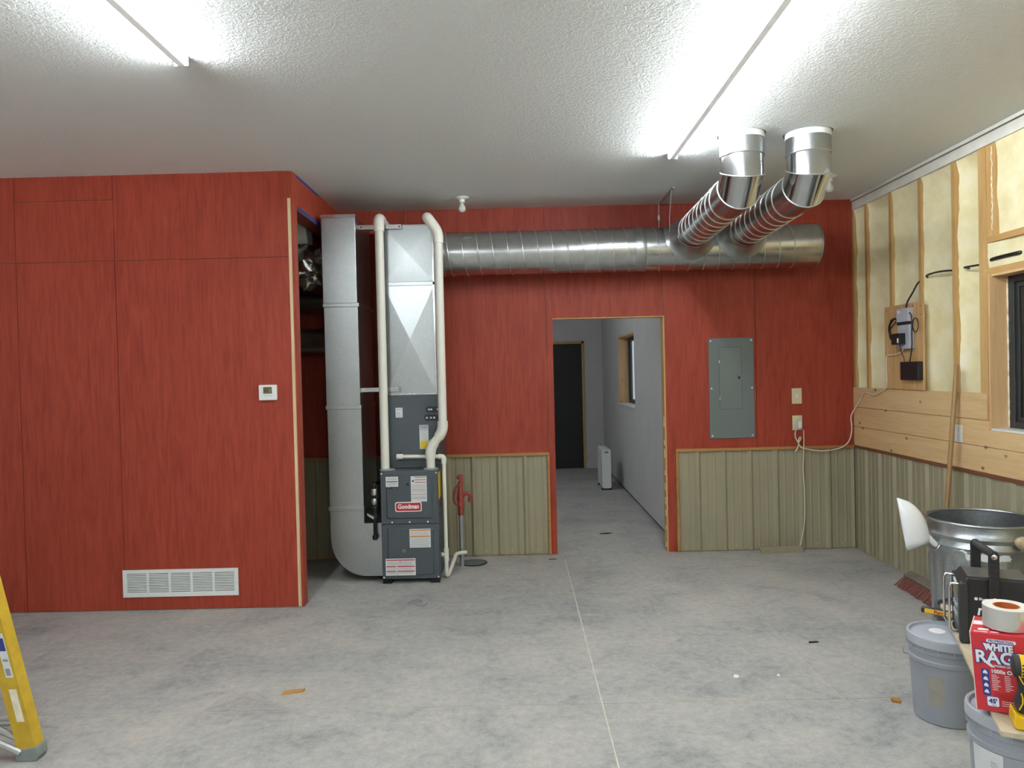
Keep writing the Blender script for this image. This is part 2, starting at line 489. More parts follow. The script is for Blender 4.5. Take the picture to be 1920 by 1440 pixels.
# ---- back wall
wb_ = struct('wall_back', (0, YB, 0), 'red-stained plywood back wall with tan steel wainscot')
T = 0.012
gp = 0.0022
def poly_panel(pts, y0=YB, t=T): return MB().ext([(x, y0, z) for x, z in pts], (0, t, 0))
poly_panel([(-5, .9), (-.955-gp, .9), (-.955-gp, H), (-5, H)]).build('plywood_panel', RED, wb_)
poly_panel([(-.955+gp, .9), (.265-gp, .9), (.265-gp, H), (-.955+gp, H)]).build('plywood_panel', RED, wb_)
poly_panel([(.265+gp, 0.004), (.321, 0.004), (.321, 2.075), (1.285, 2.075), (1.285, H), (.265+gp, H)]).build('plywood_panel', RED, wb_)
poly_panel([(1.300, 0.004), (1.368, 0.004), (1.368, .9), (2.092-gp, .9), (2.092-gp, H), (1.285+2*gp, H), (1.285+2*gp, 2.075), (1.300, 2.075)]).build('plywood_panel', RED, wb_)
poly_panel([(2.092+gp, .9), (2.945, .9), (2.945, H), (2.092+gp, H)]).build('plywood_panel', RED, wb_)
mb = MB()
for x0, x1, z0, z1 in ((-5, .318, 0, H), (1.300, 3.1, 0, H), (.318, 1.300, 2.080, H)):
    mb.box(x0, x1, YB+T, YB+T+0.10, z0, z1)
mb.build('wall_core', STUD, wb_)
mb = MB()
for x0, x1, z0, z1 in ((-5, .318, 0, H), (1.300, 3.1, 0, H), (.318, 1.300, 2.080, H)):
    mb.box(x0, x1, YB+T+0.10, YB+T+0.113, z0, z1)
mb.build('drywall_sheet', DRY, wb_)
B(1.286, 1.2995, YB+0.002, YB+T+0.10, 0.001, 2.079).build('door_jamb', STUD, wb_)
B(.3185, 1.286, YB+0.002, YB+T+0.10, 2.066, 2.0795).build('door_jamb', STUD, wb_)
mb = MB()
for i in range(9):      # torn edge of drywall / splinters on the jamb
    z = 0.05+i*0.13+random.uniform(-.03, .03)
    mb.box(1.280, 1.286, YB+0.015, YB+0.05, z, z+random.uniform(.03, .09))
mb.build('jamb_splinters', PLYEDGE, wb_, kind='stuff')
ym = YB-0.0005
runb = lambda u, h, z: (u, ym-h, z)
for u0, u1 in ((-2.76, -1.85), (-1.85, -.935), (-.935, -.02), (-.02, .245)):
    mb = MB(); ribbed(mb, runb, rib_profile(u0, u1, -.630), 0.012, .879, 1); mb.build('metal_panel', TAN, wb_)
for u0, u1 in ((1.394, 2.136), (2.136, 2.9405)):
    mb = MB(); ribbed(mb, runb, rib_profile(u0, u1, 1.563), 0.006, .881, 1); mb.build('metal_panel', TAN, wb_)
B(-2.76, .268, YB-0.026, YB, .879, .904).build('top_trim', TRIM, wb_, bevel=.002)
B(.246, .268, YB-0.026, YB, .004, .879).build('side_trim', TRIM, wb_, bevel=.002)
B(1.371, 2.93, YB-0.026, YB, .881, .906).build('top_trim', TRIM, wb_, bevel=.002)
B(1.371, 1.394, YB-0.026, YB, .004, .881).build('side_trim', TRIM, wb_, bevel=.002)
scr = None
for x in (-.53, -.30, -.08, .15, 1.45, 1.66, 1.89, 2.12, 2.36, 2.60, 2.82):
    if scr is None: scr = MB().lathe([(0.005, 0), (0.005, -.003), (0.002, -.005)], (x, YB-.001, .045), 8, 'Y').build('screw', STEEL, wb_, smooth=50); x_ = x
    else: inst(scr, 'screw', wb_, (x-x_, 0, 0))

# ---- partition on the left, with a closet behind it
wp = struct('wall_partition', (-3.2, YP, 0), 'red-stained plywood partition wall')
for x0, x1, z0, z1 in ((-2.787, -1.570, .006, 2.452), (-3.480, -2.787, .006, 2.452), (-4.99, -3.480, .006, 2.452),
                       (-2.787, -1.570, 2.452, H), (-3.480, -2.787, 2.452, 2.877), (-3.480, -2.787, 2.877, H), (-4.99, -3.480, 2.452, H)):
    B(x0+gp, x1-gp*(x1 < -1.6), YP, YP+T, z0+gp*(z0 > .1), z1-gp*(z1 < 3)).build('plywood_panel', RED, wp)
B(-5, -1.549, YP+T, YP+T+.09, 0, H).build('wall_core', STUD, wp)
B(-1.5695, -1.551, YP+.0005, YP+T, .006, 2.86).build('plywood_edge', PLYEDGE, wp)
B(-1.5695, -1.551, YP+.0005, YP+T, 2.86, H).build('painted_edge', RED, wp)
B(-1.549, -1.533, YP+T*.8, YP+.10, 0.002, H).build('corner_strip', RED, wp, bevel=.002)
B(-1.66, -1.535, YP+.1025, YB-.002, 2.80, H).build('opening_header', RED, wp)
B(-1.5348, -1.5335, YP+.11, YP+.80, 2.795, 2.828).build('masking_tape', TAPEBLUE, wp)
B(-1.5348, -1.5335, YP+.02, YP+.68, 3.030, H-.001).build('masking_tape', TAPEBLUE, wp)

# ---- right wall: studs, foam, boards, siding
wr = struct('wall_right', (XR, 4.5, 0), 'right wall with bare studs, spray foam, pine boards and tan steel siding')
B(3.085, 3.10, -4, 6.6, 0, 1.19).box(3.085, 3.10, -4, 3.56, 1.19, 2.15).box(3.085, 3.10, 4.555, 6.6, 1.19, 2.15).box(3.085, 3.10, -4, 6.6, 2.15, H).build('sheathing', STUD, wr)
B(2.945, 3.085, -4, 2.6, 0, H).build('wall_core', FOAM, wr)
for y0, y1, z0, z1 in ((6.385, 6.403, 1.40, 2.95), (6.149, 6.187, 0, 2.95), (5.752, 5.790, 0, 2.95), (5.333, 5.371, 0, 2.95), (4.923, 4.961, 0, 2.95),
                       (4.636, 4.674, 0, 2.95), (4.597, 4.6355, 0, 2.95), (3.47, 3.55, 0, 2.95)):
    B(XR, 3.085, y0, y1, z0, z1).build('stud', STUD, wr)
B(XR, 3.085, 3.55, 4.597, 2.15, 2.188).build('header_plate', PLATE, wr)
B(XR, 3.085, 3.55, 4.597, 2.345, 2.383).build('header_plate', PLATE, wr)
B(XR+.004, 3.085, 4.51, 4.597, 2.383, 2.95).build('cripple_stud', STUD, wr)
B(XR-.004, 3.085, 2.6, 6.403, 2.952, 3.020).build('top_plate', WHITEPLATE, wr)
B(XR-.016, 3.085, 2.6, 6.403, 3.026, H).build('top_plate', WHITEPLATE, wr)
def foam(y0, y1, z0, z1, dep=0.075, edge=0.022, topfill=True, seed=0):
    nu, nv = 14, max(6, int((z1-z0)/0.045)); grid = []
    for j in range(nv+1):
        z = z0+(z1-z0)*j/nv; row = []
        for i in range(nu+1):
            u = i/nu; y = y0+(y1-y0)*u
            c = math.sin(PI*u**0.8)**0.7
            d = edge+(dep-edge)*c
            if topfill:
                q = min(1, max(0, (z1-z)/0.10)); d = d*(0.25+0.75*q**0.5)
            d += 0.010*noise.noise(Vector((y*7+seed, z*5, seed)))+0.006*noise.noise(Vector((y*25, z*25, seed)))+0.012*noise.noise(Vector((y*3, z*2.2, seed+9)))
            row.append((XR+max(0.004, d), y, z))
        grid.append(row)
    vv = [p for r in grid for p in r]; ff = []
    for j in range(nv):
        for i in range(nu):
            a = j*(nu+1)+i; ff.append((a, a+1, a+nu+2, a+nu+1))
    k = len(vv); b = [(3.083, p[1], p[2]) for p in vv]
    m = MB(); m.add(vv, ff); m.build('spray_foam', FOAM, wr, smooth=60)
for i, (y0, y1) in enumerate(((6.188, 6.384), (5.791, 6.148), (5.372, 5.751), (4.962, 5.332), (4.675, 4.922))):
    foam(y0, y1, 1.36, 2.951, seed=i*3.1)
foam(3.55, 4.509, 2.384, 2.951, 0.04, 0.012, seed=20)
foam(3.55, 4.596, 2.189, 2.344, 0.02, 0.012, False, seed=31)
# foam smears on the doubled studs
P_ = []; rs_ = []
for i in range(40):
    P_.append((XR+.004, 4.545+.012*noise.noise(Vector((0, i*.31, 3))), 2.42+i*.0132)); rs_.append(max(.0015, .004+.006*noise.noise(Vector((5, i*.6, 1)))))
MB().tube(P_, .005, 6, rs=rs_).build('foam_smear', CONCAVE, wr, smooth=60)
# pine boards
xb = 2.937
B(xb, XR, 4.592, 6.402, 1.2395, 1.408).build('pine_board', PINE, wr, bevel=.002)
MB().ext([(xb, 6.402, 1.0715), (xb, 6.402, 1.2365), (xb, 4.574, 1.2365), (xb, 4.574, 1.178), (xb, 2.6, 1.178), (xb, 2.6, 1.0715)], (XR-xb, 0, 0)).build('pine_board', PINE, wr, bevel=.002)
B(xb, XR, 2.6, 6.402, .906, 1.0685).build('pine_board', PINE, wr, bevel=.002)
B(xb-.012, XR, 2.6, 6.375, .884, .9055).build('top_trim', TRIMR, wr, bevel=.002)
runr = lambda u, h, z: (XR-.014-h, u, z)
for u0, u1 in ((2.6, 3.42), (3.42, 4.334), (4.334, 5.249), (5.249, 6.4025)):
    mb = MB(); ribbed(mb, runr, rib_profile(u0, u1, 5.277), 0.006, .8835, 1); mb.build('metal_panel', TAN, wr)
B(XR-.0135, 3.085, 2.6, 6.403, 0, .884).build('siding_backer', STUD, wr)

# ---- remaining shell of the shop and the far room
B(-5.1, -5.0, -4, 12.3, 0, H).build('wall_left', DRY, None, kind='structure', label='plain wall at the far side of the shop')
B(-5.1, 3.1, -4.1, -4.0, 0, H).build('wall_rear', DRY, None, kind='structure', label='plain wall behind the camera')
wf = struct('wall_far', (0, 12.05, 0), 'grey primed drywall at the end of the far room')
B(-5, .55, 12.05, 12.2, 0, H).box(1.105, 1.6, 12.05, 12.2, 0, H).box(.55, 1.105, 12.05, 12.2, 2.10, H).build('drywall_sheet', DRY, wf)
wfr = struct('wall_far_right', (1.41, 9.3, 0), 'grey primed drywall with a window in the far room')
mb = MB()
for y0, y1, z0, z1 in ((6.518, 8.77, .028, H), (10.15, 12.05, .028, H), (8.77, 10.15, .028, 1.14), (8.77, 10.15, 2.07, H)):
    mb.box(1.41, 1.60, y0, y1, z0, z1)
mb.build('drywall_sheet', DRY, wfr)
B(1.425, 1.60, 6.518, 12.05, 0, .028).build('floor_gap_shade', SHADEDARK, wfr)  # dark bar paints the shade in the gap under the drywall
B(-2.6, -2.5, 6.518, 12.05, 0, H).build('wall_far_left', DRY, None, kind='structure', label='drywall on the hidden side of the far room')

# black door of the far room
d1 = struct('door_1', (.83, 12.05, 0), 'black door in the far room')
B(.555, 1.07, 12.065, 12.10, .002, 2.06).build('door_leaf', BLACKDOOR, d1, bevel=.004)
B(1.07, 1.105, 12.03, 12.15, 0, 2.10).build('door_frame', STUD, d1)
B(.55, 1.105, 12.03, 12.15, 2.062, 2.10).build('door_frame', STUD, d1)
for z in (.25, 1.0, 1.8):
    B(1.062, 1.074, 12.045, 12.066, z, z+.1).build('hinge', BLACKM, d1)

# far window
w2 = struct('window_2', (1.5, 9.46, 1.14), 'window with raw wood reveal in the far room')
B(1.412, 1.60, 10.132, 10.149, 1.156, 2.069).build('window_reveal', PINEZ, w2)
B(1.412, 1.60, 8.771, 8.788, 1.156, 2.069).build('window_reveal', PINEZ, w2)
B(1.412, 1.60, 8.789, 10.131, 2.052, 2.069).build('window_reveal', PINEZ, w2)
B(1.400, 1.60, 8.771, 10.149, 1.141, 1.156).build('window_sill', VENTW, w2)
mb = MB()
for y0, y1, z0, z1 in ((10.082, 10.131, 1.157, 2.051), (8.789, 8.838, 1.157, 2.051), (8.838, 10.082, 1.157, 1.207), (8.838, 10.082, 2.00, 2.051), (9.435, 9.485, 1.207, 2.00)):
    mb.box(1.545, 1.595, y0, y1, z0, z1)
mb.build('window_frame', FRAMEB, w2)
B(1.568, 1.574, 8.838, 9.435, 1.207, 2.0).build('pane', CGLASS, w2)
B(1.568, 1.574, 9.485, 10.082, 1.207, 2.0).build('pane', CGLASS, w2)

# near window
w1 = struct('window_1', (3.0, 4.05, 1.19), 'black-framed window in the right wall')
B(XR-.012, 3.085, 4.556, 4.5735, 1.180, 2.1495).build('window_reveal', PINEZ, w1)
B(XR-.012, 3.085, 3.552, 3.569, 1.180, 2.1495).build('window_reveal', PINEZ, w1)
B(XR+.001, 3.085, 3.57, 4.555, 2.134, 2.1495).build('window_reveal', PINEZ, w1)
B(XR-.012, 3.085, 3.57, 4.555, 1.179, 1.191).build('window_sill', VENTW, w1)
mb = MB()
for y0, y1, z0, z1 in ((4.503, 4.552, 1.192, 2.133), (3.572, 3.62, 1.192, 2.133), (3.62, 4.503, 1.192, 1.235), (3.62, 4.503, 2.09, 2.133)):
    mb.box(3.055, 3.098, y0, y1, z0, z1)
mb.build('window_frame', FRAMEB, w1, bevel=.003)
mb = MB()
for y0, y1, z0, z1 in ((4.475, 4.5025, 1.236, 2.089), (3.621, 3.65, 1.236, 2.089), (3.65, 4.475, 1.236, 1.262), (3.65, 4.475, 2.06, 2.089), (4.04, 4.07, 1.262, 2.06)):
    mb.box(3.068, 3.090, y0, y1, z0, z1)
mb.build('window_sash', FRAMEB, w1, bevel=.002)
B(3.076, 3.080, 4.07, 4.475, 1.262, 2.06).build('pane', DGLASS, w1)
B(3.076, 3.080, 3.65, 4.04, 1.262, 2.06).build('pane', DGLASS, w1)
P_ = []; rs_ = []
for i in range(60):     # expanding foam squeezed out between reveal and frame
    P_.append((3.052, 4.5525, 1.2+i*.0155)); rs_.append(max(.0012, .0045+.007*noise.noise(Vector((2, i*.45, 7)))))
MB().tube(P_, .005, 6, rs=rs_).build('gap_foam', CONCAVE, w1, smooth=60)

# ================================================================== CEILING LIGHTS
def led_fixture(x, y0, y1, label):
    t = thing('led_strip_light', label, 'light', (x, (y0+y1)/2, H), 'linear strip lights on the ceiling')
    B(x-.017, x+.017, y0+.004, y1-.004, H-.046, H-.002).build('spine', LEDBODY, t, bevel=.004)
    for s in (-1, 1):
        prof = []
        for i in range(9):
            a = -PI/2+PI*i/8
            prof.append((x+s*(.0175+.014*math.cos(a)), H-.019+.015*math.sin(a)))
        if s > 0: prof = prof[::-1]
        MB().ext([(px, y0+.006, pz) for px, pz in prof], (0, y1-y0-.012, 0)).build('lens', LED, t, smooth=40)
    B(x-.031, x+.031, y0, y0+.006, H-.046, H-.003).build('end_cap', WHITE, t)
    B(x-.031, x+.031, y1-.006, y1, H-.046, H-.003).build('end_cap', WHITE, t)
    return t
led_fixture(1.068, 2.46, 4.88, 'bright linear strip light in front of the round ceiling ducts')
led_fixture(1.068, -3.60, -1.18, 'unseen linear strip light added behind the camera on the duct side of the room')  # added out of view to light the ceiling and camera-facing walls
led_fixture(-1.455, 0.83, 3.25, 'bright linear strip light above the red partition side of the room')
led_fixture(-1.455, -3.60, -1.18, 'unseen linear strip light added behind the camera on the partition side of the room')  # second added lamp of the unseen rear pair

def lampholder(c, label, lit=0.0):
    t = thing('bulb_socket', label, 'light bulb', c, 'bare bulbs in porcelain holders on the ceiling')
    x, y, z = c
    MB().lathe([(.058, z-.001), (.058, z-.006), (.050, z-.012), (.030, z-.016), (.024, z-.022), (.024, z-.040), (.021, z-.044)], (x, y, 0), 24).build('porcelain_base', PORC, t, smooth=40)
    MB().lathe([(.0135, z-.042), (.014, z-.052), (.022, z-.068), (.0295, z-.084), (.031, z-.096), (.027, z-.110), (.016, z-.120), (.002, z-.123)], (x, y, 0), 20).build('bulb', BULBG, t, smooth=60)
    if lit:
        L = bpy.data.lights.new('far_room_fill', 'POINT'); L.energy = lit; L.shadow_soft_size = .06; L.color = (.95, .97, 1)
        lo = bpy.data.objects.new('far_room_fill', L); C.objects.link(lo); lo.parent = t; lo.location = (0, 0, -.20)
    return t
lampholder((-.416, 5.974, H), 'unlit bare bulb in a porcelain holder above the furnace end of the trunk duct')
lampholder((2.414, 5.60, H), 'unlit bare bulb in a porcelain holder behind the round duct nearest the foam wall')
lampholder((-.6, 8.6, H), 'unseen bare bulb added to light the far room', lit=FAR_FILL_WATTS)  # added out of sight to brighten the room beyond the doorway

# ================================================================== DUCTWORK
TY, TZ, TR = 6.10, 2.607, .1775
tr = thing('trunk_duct', 'long horizontal spiral duct running along the top of the red back wall', 'duct', (.93, TY, TZ-TR))
MB().lathe([(TR, -.64), (TR, 2.495)], (0, TY, TZ), 64, 'X', False, False).build('duct_body', GALVS, tr, smooth=40)
pitch = .122; n = 40; pts = []
turns = int((2.44+.60)/pitch)
for i in range(turns*n+1):
    a = 2*PI*i/n
    pts.append((-.60+pitch*i/n, TY+(TR+.001)*math.cos(a), TZ+(TR+.001)*math.sin(a)))
MB().tube(pts, .0042, 6).build('spiral_seam', SEAM, tr, smooth=60)
MB().lathe([(.005, 2.490), (TR-.004, 2.490), (TR+.004, 2.494), (TR+.005, 2.500), (TR-.002, 2.504), (TR-.006, 2.497), (.005, 2.496)], (0, TY, TZ), 64, 'X').build('end_cap', GALV, tr, smooth=30)
MB().lathe([(TR+.002, -.638), (TR+.006, -.634), (TR+.006, -.575), (TR+.002, -.570)], (0, TY, TZ), 64, 'X', False, False).build('starting_collar', GALV, tr, smooth=30)
MB().lathe([(TR+.0005, .99), (TR+.002, .994), (TR+.002, 1.072), (TR+.0005, 1.076)], (0, TY, TZ), 64, 'X', False, False).build('coupling_band', GALV, tr, smooth=30)

def mitre_ring(x, c, nrm_dir, r, n=40):
    """ring on the mitre plane: c=(y,z) on the axis; nrm_dir=(dy,dz) plane normal, tube along 'ax' handled by caller"""
BR = .131
def branch(x, label):
    t = thing('branch_duct', label, 'duct', (x, DY, H-.5), 'round ducts rising from the trunk to the ceiling')
    dirs = [(0, -1), (math.sin(PI/4), -math.cos(PI/4)), (1, -.026)]
    m1 = (DY, 2.815); m2 = (DY+.085, 2.730)
    ends = [(DY, H+.25), (DY, 2.915), m1, m2, (5.99, 2.695)]
    def ring(c, d, nrm, r=BR, n=44):
        # cross section of a tube with direction d cut by the plane with normal nrm
        L = math.hypot(*d); d = (d[0]/L, d[1]/L); e = (-d[1], d[0]); out = []
        for i in range(n):
            a = 2*PI*i/n; ox = r*math.cos(a); oe = r*math.sin(a)
            oy, oz = e[0]*oe, e[1]*oe
            k = (oy*nrm[0]+oz*nrm[1])/(d[0]*nrm[0]+d[1]*nrm[1])
            out.append((x+ox, c[0]+oy-d[0]*k, c[1]+oz-d[1]*k))
        return out
    def nb(a, b):
        la, lb = math.hypot(*a), math.hypot(*b)
        return (a[0]/la+b[0]/lb, a[1]/la+b[1]/lb)
    n1, n2 = nb(dirs[0], dirs[1]), nb(dirs[1], dirs[2])
    MB().loft([ring(ends[0], dirs[0], dirs[0], BR+.003), ring(ends[1], dirs[0], dirs[0], BR+.003)], cap0=False, cap1=False).build('collar', GALV, t, smooth=50)
    MB().loft([ring(ends[1], dirs[0], dirs[0]), ring(m1, dirs[0], n1)], cap0=False, cap1=False).build('elbow_gore', SHINY, t, smooth=50)
    MB().loft([ring(m1, dirs[1], n1), ring(m2, dirs[1], n2)], cap0=False, cap1=False).build('elbow_gore', SHINY, t, smooth=50)
    MB().loft([ring(m2, dirs[2], n2), ring(ends[4], dirs[2], dirs[2])], cap0=False, cap1=False).build('duct_body', GALVS, t, smooth=50)
    for c, d, nn, r in ((ends[1], dirs[0], dirs[0], BR+.003), (m1, dirs[0], n1, BR+.001), (m2, dirs[1], n2, BR+.001)):
        rg = ring(c, d, nn, r); MB().tube(rg+[rg[0], rg[1]], .0042, 6, cap=False).build('crimp_bead', SEAM, t, smooth=60)
    # spiral seam of the straight run
    pts = []; n = 36; L = 5.86-4.72; tn = int(L/.115)
    for i in range(tn*n+1):
        a = 2*PI*i/n; y = 4.80+.115*i/n
        z = m2[1]+dirs[2][1]*(y-m2[0])
        pts.append((x+(BR+.001)*math.cos(a), y, z+(BR+.001)*math.sin(a)))
    MB().tube(pts, .0040, 6).build('spiral_seam', SEAM, t, smooth=60)
    # collar ring next to the saddle and the flared saddle that sits on the trunk
    zc = 2.698
    MB().lathe([(BR+.002, 5.78), (BR+.006, 5.785), (BR+.006, 5.85)], (x, 0, zc), 40, 'Y', False, False).build('take_off_collar', SHINY, t, smooth=40)
    rin, rout = [], []; rings = []
    for k in range(7):
        q = k/6; rad = BR+.006+(.075)*q; ringp = []
        for i in range(48):
            a = 2*PI*i/48; px, pz = rad*math.cos(a), zc+rad*math.sin(a)
            dz = max(-TR*.985, min(TR*.93, pz-TZ)); ysurf = TY-math.sqrt(max(1e-6, (TR+.0035)**2-dz*dz))
            pz2 = min(pz, TZ+TR*.93)*q+pz*(1-q)
            y = 5.85*(1-q)**2+ysurf*(1-(1-q)**2)
            if q == 0: y = 5.85
            ringp.append((x+px, min(y, ysurf), pz2))
        rings.append(ringp)
    MB().loft(rings, True, False, False).build('saddle', GALV, t, smooth=60)
    MB().lathe([(BR+.0035, H-.034), (BR+.0055, H-.032), (BR+.0055, H+.05), (BR+.0035, H+.055)], (x, DY, 0), 44, 'Z', False, False).build('tape_wrap', TAPEWHITE, t, smooth=40)
    mb = MB()
    for sx, y in ((-.09, 5.2), (.02, 5.5), (-.118, 4.9), (-.05, 4.85)):
        z = 2.72+math.sqrt(BR**2-sx**2)-.001
        mb.lathe([(.007, z-.002), (.007, z+.003), (.003, z+.007)], (x+sx, y, 0), 8)
    mb.build('screw_heads', STEEL, t, kind='stuff', smooth=50)
branch(DX[0], 'round elbowed duct rising to the ceiling nearest the strip light')
branch(DX[1], 'round elbowed duct rising to the ceiling nearest the foam wall')

hg = thing('duct_hanger', 'thin metal strap hanger holding the trunk duct from the ceiling', 'hanger', (1.27, 6.1, H))
B(1.262, 1.280, 5.80, 6.38, H-.012, H-.001).build('ceiling_bar', ALU, hg)
MB().tube([(1.245, 6.27, H-.01), (1.240, 6.26, TZ+TR-.03)], .003, 6).build('strap', STEEL, hg)
MB().tube([(1.268, 5.86, H-.01), (1.262, 5.93, 2.83), (1.262, 5.914, TZ)], .003, 6).build('strap', STEEL, hg)
B(1.233, 1.249, 6.255, 6.270, 2.88, 2.92).build('clip', ALU, hg)

# supply plenum
def cross_face(mb, c, ax, bx, nrm, w, h, raise_=.010):
    c, ax, bx, nrm = Vector(c), Vector(ax), Vector(bx), Vector(nrm)
    vv = [c-ax*w-bx*h, c+ax*w-bx*h, c+ax*w+bx*h, c-ax*w+bx*h, c+nrm*raise_]
    mb.add(vv, [(0, 1, 4), (1, 2, 4), (2, 3, 4), (3, 0, 4)])
pl = thing('supply_plenum', 'galvanised sheet metal plenum with X creases above the furnace', 'plenum', (-.838, 6.0, 1.45))
px0, px1, py0, py1 = -1.040, -.640, 5.785, 6.26
for z0, z1, nm in ((1.462, 2.318, 'lower_section'), (2.345, 2.790, 'upper_section')):
    mb = MB(); c = ((px0+px1)/2, (py0+py1)/2, (z0+z1)/2); w, d, h = (px1-px0)/2, (py1-py0)/2, (z1-z0)/2
    cross_face(mb, (c[0], py0, c[2]), (1, 0, 0), (0, 0, 1), (0, -1, 0), w, h, .015 if nm == 'lower_section' else .010)
    cross_face(mb, (c[0], py1, c[2]), (-1, 0, 0), (0, 0, 1), (0, 1, 0), w, h)
    cross_face(mb, (px1, c[1], c[2]), (0, 1, 0), (0, 0, 1), (1, 0, 0), d, h, .006)
    cross_face(mb, (px0, c[1], c[2]), (0, -1, 0), (0, 0, 1), (-1, 0, 0), d, h, .006)
    mb.add([(px0, py0, z1), (px1, py0, z1), (px1, py1, z1), (px0, py1, z1), (px0, py0, z0), (px1, py0, z0), (px1, py1, z0), (px0, py1, z0)], [(0, 1, 2, 3), (4, 7, 6, 5)])
    mb.build(nm, GALV, pl)
B(px0-.006, px1+.006, py0-.006, py1+.006, 2.316, 2.347).build('drive_cleat', GALV, pl, bevel=.003)
B(px0-.004, px1+.004, py0-.005, py1+.004, 2.786, 2.798).build('top_flange', SHINY, pl, bevel=.002)
B(px0-.005, px1+.006, py0-.010, py1, 1.449, 1.463).build('bottom_flange', SHINY, pl, bevel=.002)
B(px1-.012, px1+.005, py0-.006, py0+.010, 1.463, 2.79).build('corner_seam', SHINY, pl, bevel=.002)

# return duct with curved boot
rt = thing('return_duct', 'tall rectangular galvanised return duct curving into the furnace side', 'duct', (-1.36, 5.94, .03))
rx0, rx1, ry0, ry1 = -1.492, -1.228, 5.665, 6.22
for z0, z1, a, b in ((2.178, 2.862, rx0, rx1), (1.383, 2.150, rx0+.004, rx1+.004), (.592, 1.355, rx0+.008, rx1+.010)):
    B(a, b, ry0, ry1, z0, z1).build('duct_section', GALV, rt, bevel=.003)
for z in (2.164, 1.369, .578):
    B(rx0-.003, rx1+.014, ry0-.006, ry1+.006, z-.016, z+.016).build('drive_cleat', GALV, rt, bevel=.004)
B(rx0-.004, rx1+.004, ry0-.005, ry1+.005, 2.838, 2.866).build('top_flange', SHINY, rt, bevel=.002)
arc = [(-1.482, .563), (-1.218, .563), (-1.218, .462), (-1.082, .462), (-1.082, .048), (-1.20, .048)]
for i in range(1, 13):
    a = PI/2*i/12; arc.append((-1.20-.282*math.sin(a), .048+.30*(1-math.cos(a))))
MB().ext([(x, ry0, z) for x, z in arc], (0, ry1-ry0, 0)).build('curved_boot', GALV, rt, smooth=30)

# sheet-metal straps between return duct and plenum
sb = thing('support_strap', 'upper galvanised strap joining the return duct to the plenum top', 'bracket', (-1.05, 5.77, 2.76), 'straps bracing the ducts')
B(-1.236, -.884, 5.757, 5.7635, 2.763, 2.797).box(-1.236, -1.224, 5.70, 5.757, 2.763, 2.797).build('strap', SHINY, sb, bevel=.001)
mb = MB()
for x in (-1.20, -.90): mb.lathe([(.006, 0), (.006, -.004), (.002, -.006)], (x, 5.757, 2.78), 8, 'Y')
mb.build('screw_heads', BLACKM, sb, kind='stuff')
sb = thing('support_strap', 'lower galvanised strap joining the return duct to the plenum base', 'bracket', (-1.05, 5.77, 1.48), 'straps bracing the ducts')
B(-1.225, -.93, 5.757, 5.7635, 1.482, 1.516).box(-1.228, -1.216, 5.70, 5.757, 1.482, 1.516).build('strap', SHINY, sb, bevel=.001)

# ducts inside the closet, seen through the opening
def wrinkled(name, mat, x0, x1, cy, cz, r, amp, label, cat):
    mb = MB(); rings = []; nx, na = 60, 48
    for i in range(nx+1):
        x = x0+(x1-x0)*i/nx; ring = []
        for k in range(na):
            a = 2*PI*k/na
            low = 0.35+0.65*max(0, -math.sin(a)*.5+.5)
            q = noise.noise(Vector((x*14, math.cos(a)*2.6, math.sin(a)*2.6)))+.6*noise.noise(Vector((x*38, math.cos(a)*6, math.sin(a)*6)))
            rr = r+amp*low*q+.012*math.sin(x*40)
            ring.append((x, cy+rr*math.cos(a), cz+rr*math.sin(a)))
        rings.append(ring)
    mb.loft(rings)
    return mb.build(name, mat, None, smooth=35, label=label, cat=cat)
wrinkled('flexible_duct', FOIL, -2.75, -1.50, 6.02, 2.525, .165, .04, 'crumpled foil-jacketed flexible duct inside the closet behind the partition', 'duct')
cd = MB().lathe([(.072, -2.8), (.072, -1.5), (.076, -1.495)], (0, 6.22, 2.245), 32, 'X').build('closet_duct', GALV, None, smooth=40, label='thin round duct crossing the closet below the foil duct', cat='duct', group='round ducts inside the closet')
cd = MB().lathe([(.105, -2.8), (.105, -1.5), (.109, -1.495)], (0, 6.22, 1.915), 32, 'X').build('closet_duct', GALV, None, smooth=40, label='thicker round duct crossing the closet at head height', cat='duct', group='round ducts inside the closet')
MB().ext([(-2.8, 5.80, 3.03), (-2.8, 5.96, 2.70), (-2.8, 6.10, 2.70), (-2.8, 6.10, 3.03)], (1.12, 0, 0)).build('closet_soffit_duct', VENTW, None, label='pale sloping sheet at the closet ceiling above the foil duct', cat='duct')

# ================================================================== FURNACE
fu = thing('furnace', 'dark slate gas furnace with red name badge and warning stickers', 'furnace', (-.853, 5.96, 0))
fx0, fx1, fy0, fy1 = -1.077, -.630, 5.606, 6.31
B(fx0, fx1, fy0+.012, fy1, .030, .872).build('cabinet', SLATE, fu, bevel=.004)
for x in (fx0+.002, fx1-.072):
    for y in (fy0+.005, fy1-.075): B(x, x+.07, y, y+.07, 0, .030).build('foot', BLACKM, fu)
def fdoor(z0, z1, iz0, iz1):
    d = B(fx0+.004, fx1-.004, fy0, fy0+.012, z0, z1).build('door_panel', SLATE2, fu, bevel=.003)
    mb = MB()
    o = rrect(fx0+.045, fx1-.040, iz0, iz1, .022, 6); i_ = rrect(fx0+.056, fx1-.051, iz0+.011, iz1-.011, .014, 6)
    mb.loft([[(x, fy0+.001, z) for x, z in o], [(x, fy0-.009, z) for x, z in i_]], True, True, True)
    mb.build('raised_panel', SLATE2, d, smooth=25)
    return d
du = fdoor(.462, .868, .500, .845)
dl = fdoor(.036, .456, .062, .434)
yf = fy0-.0095
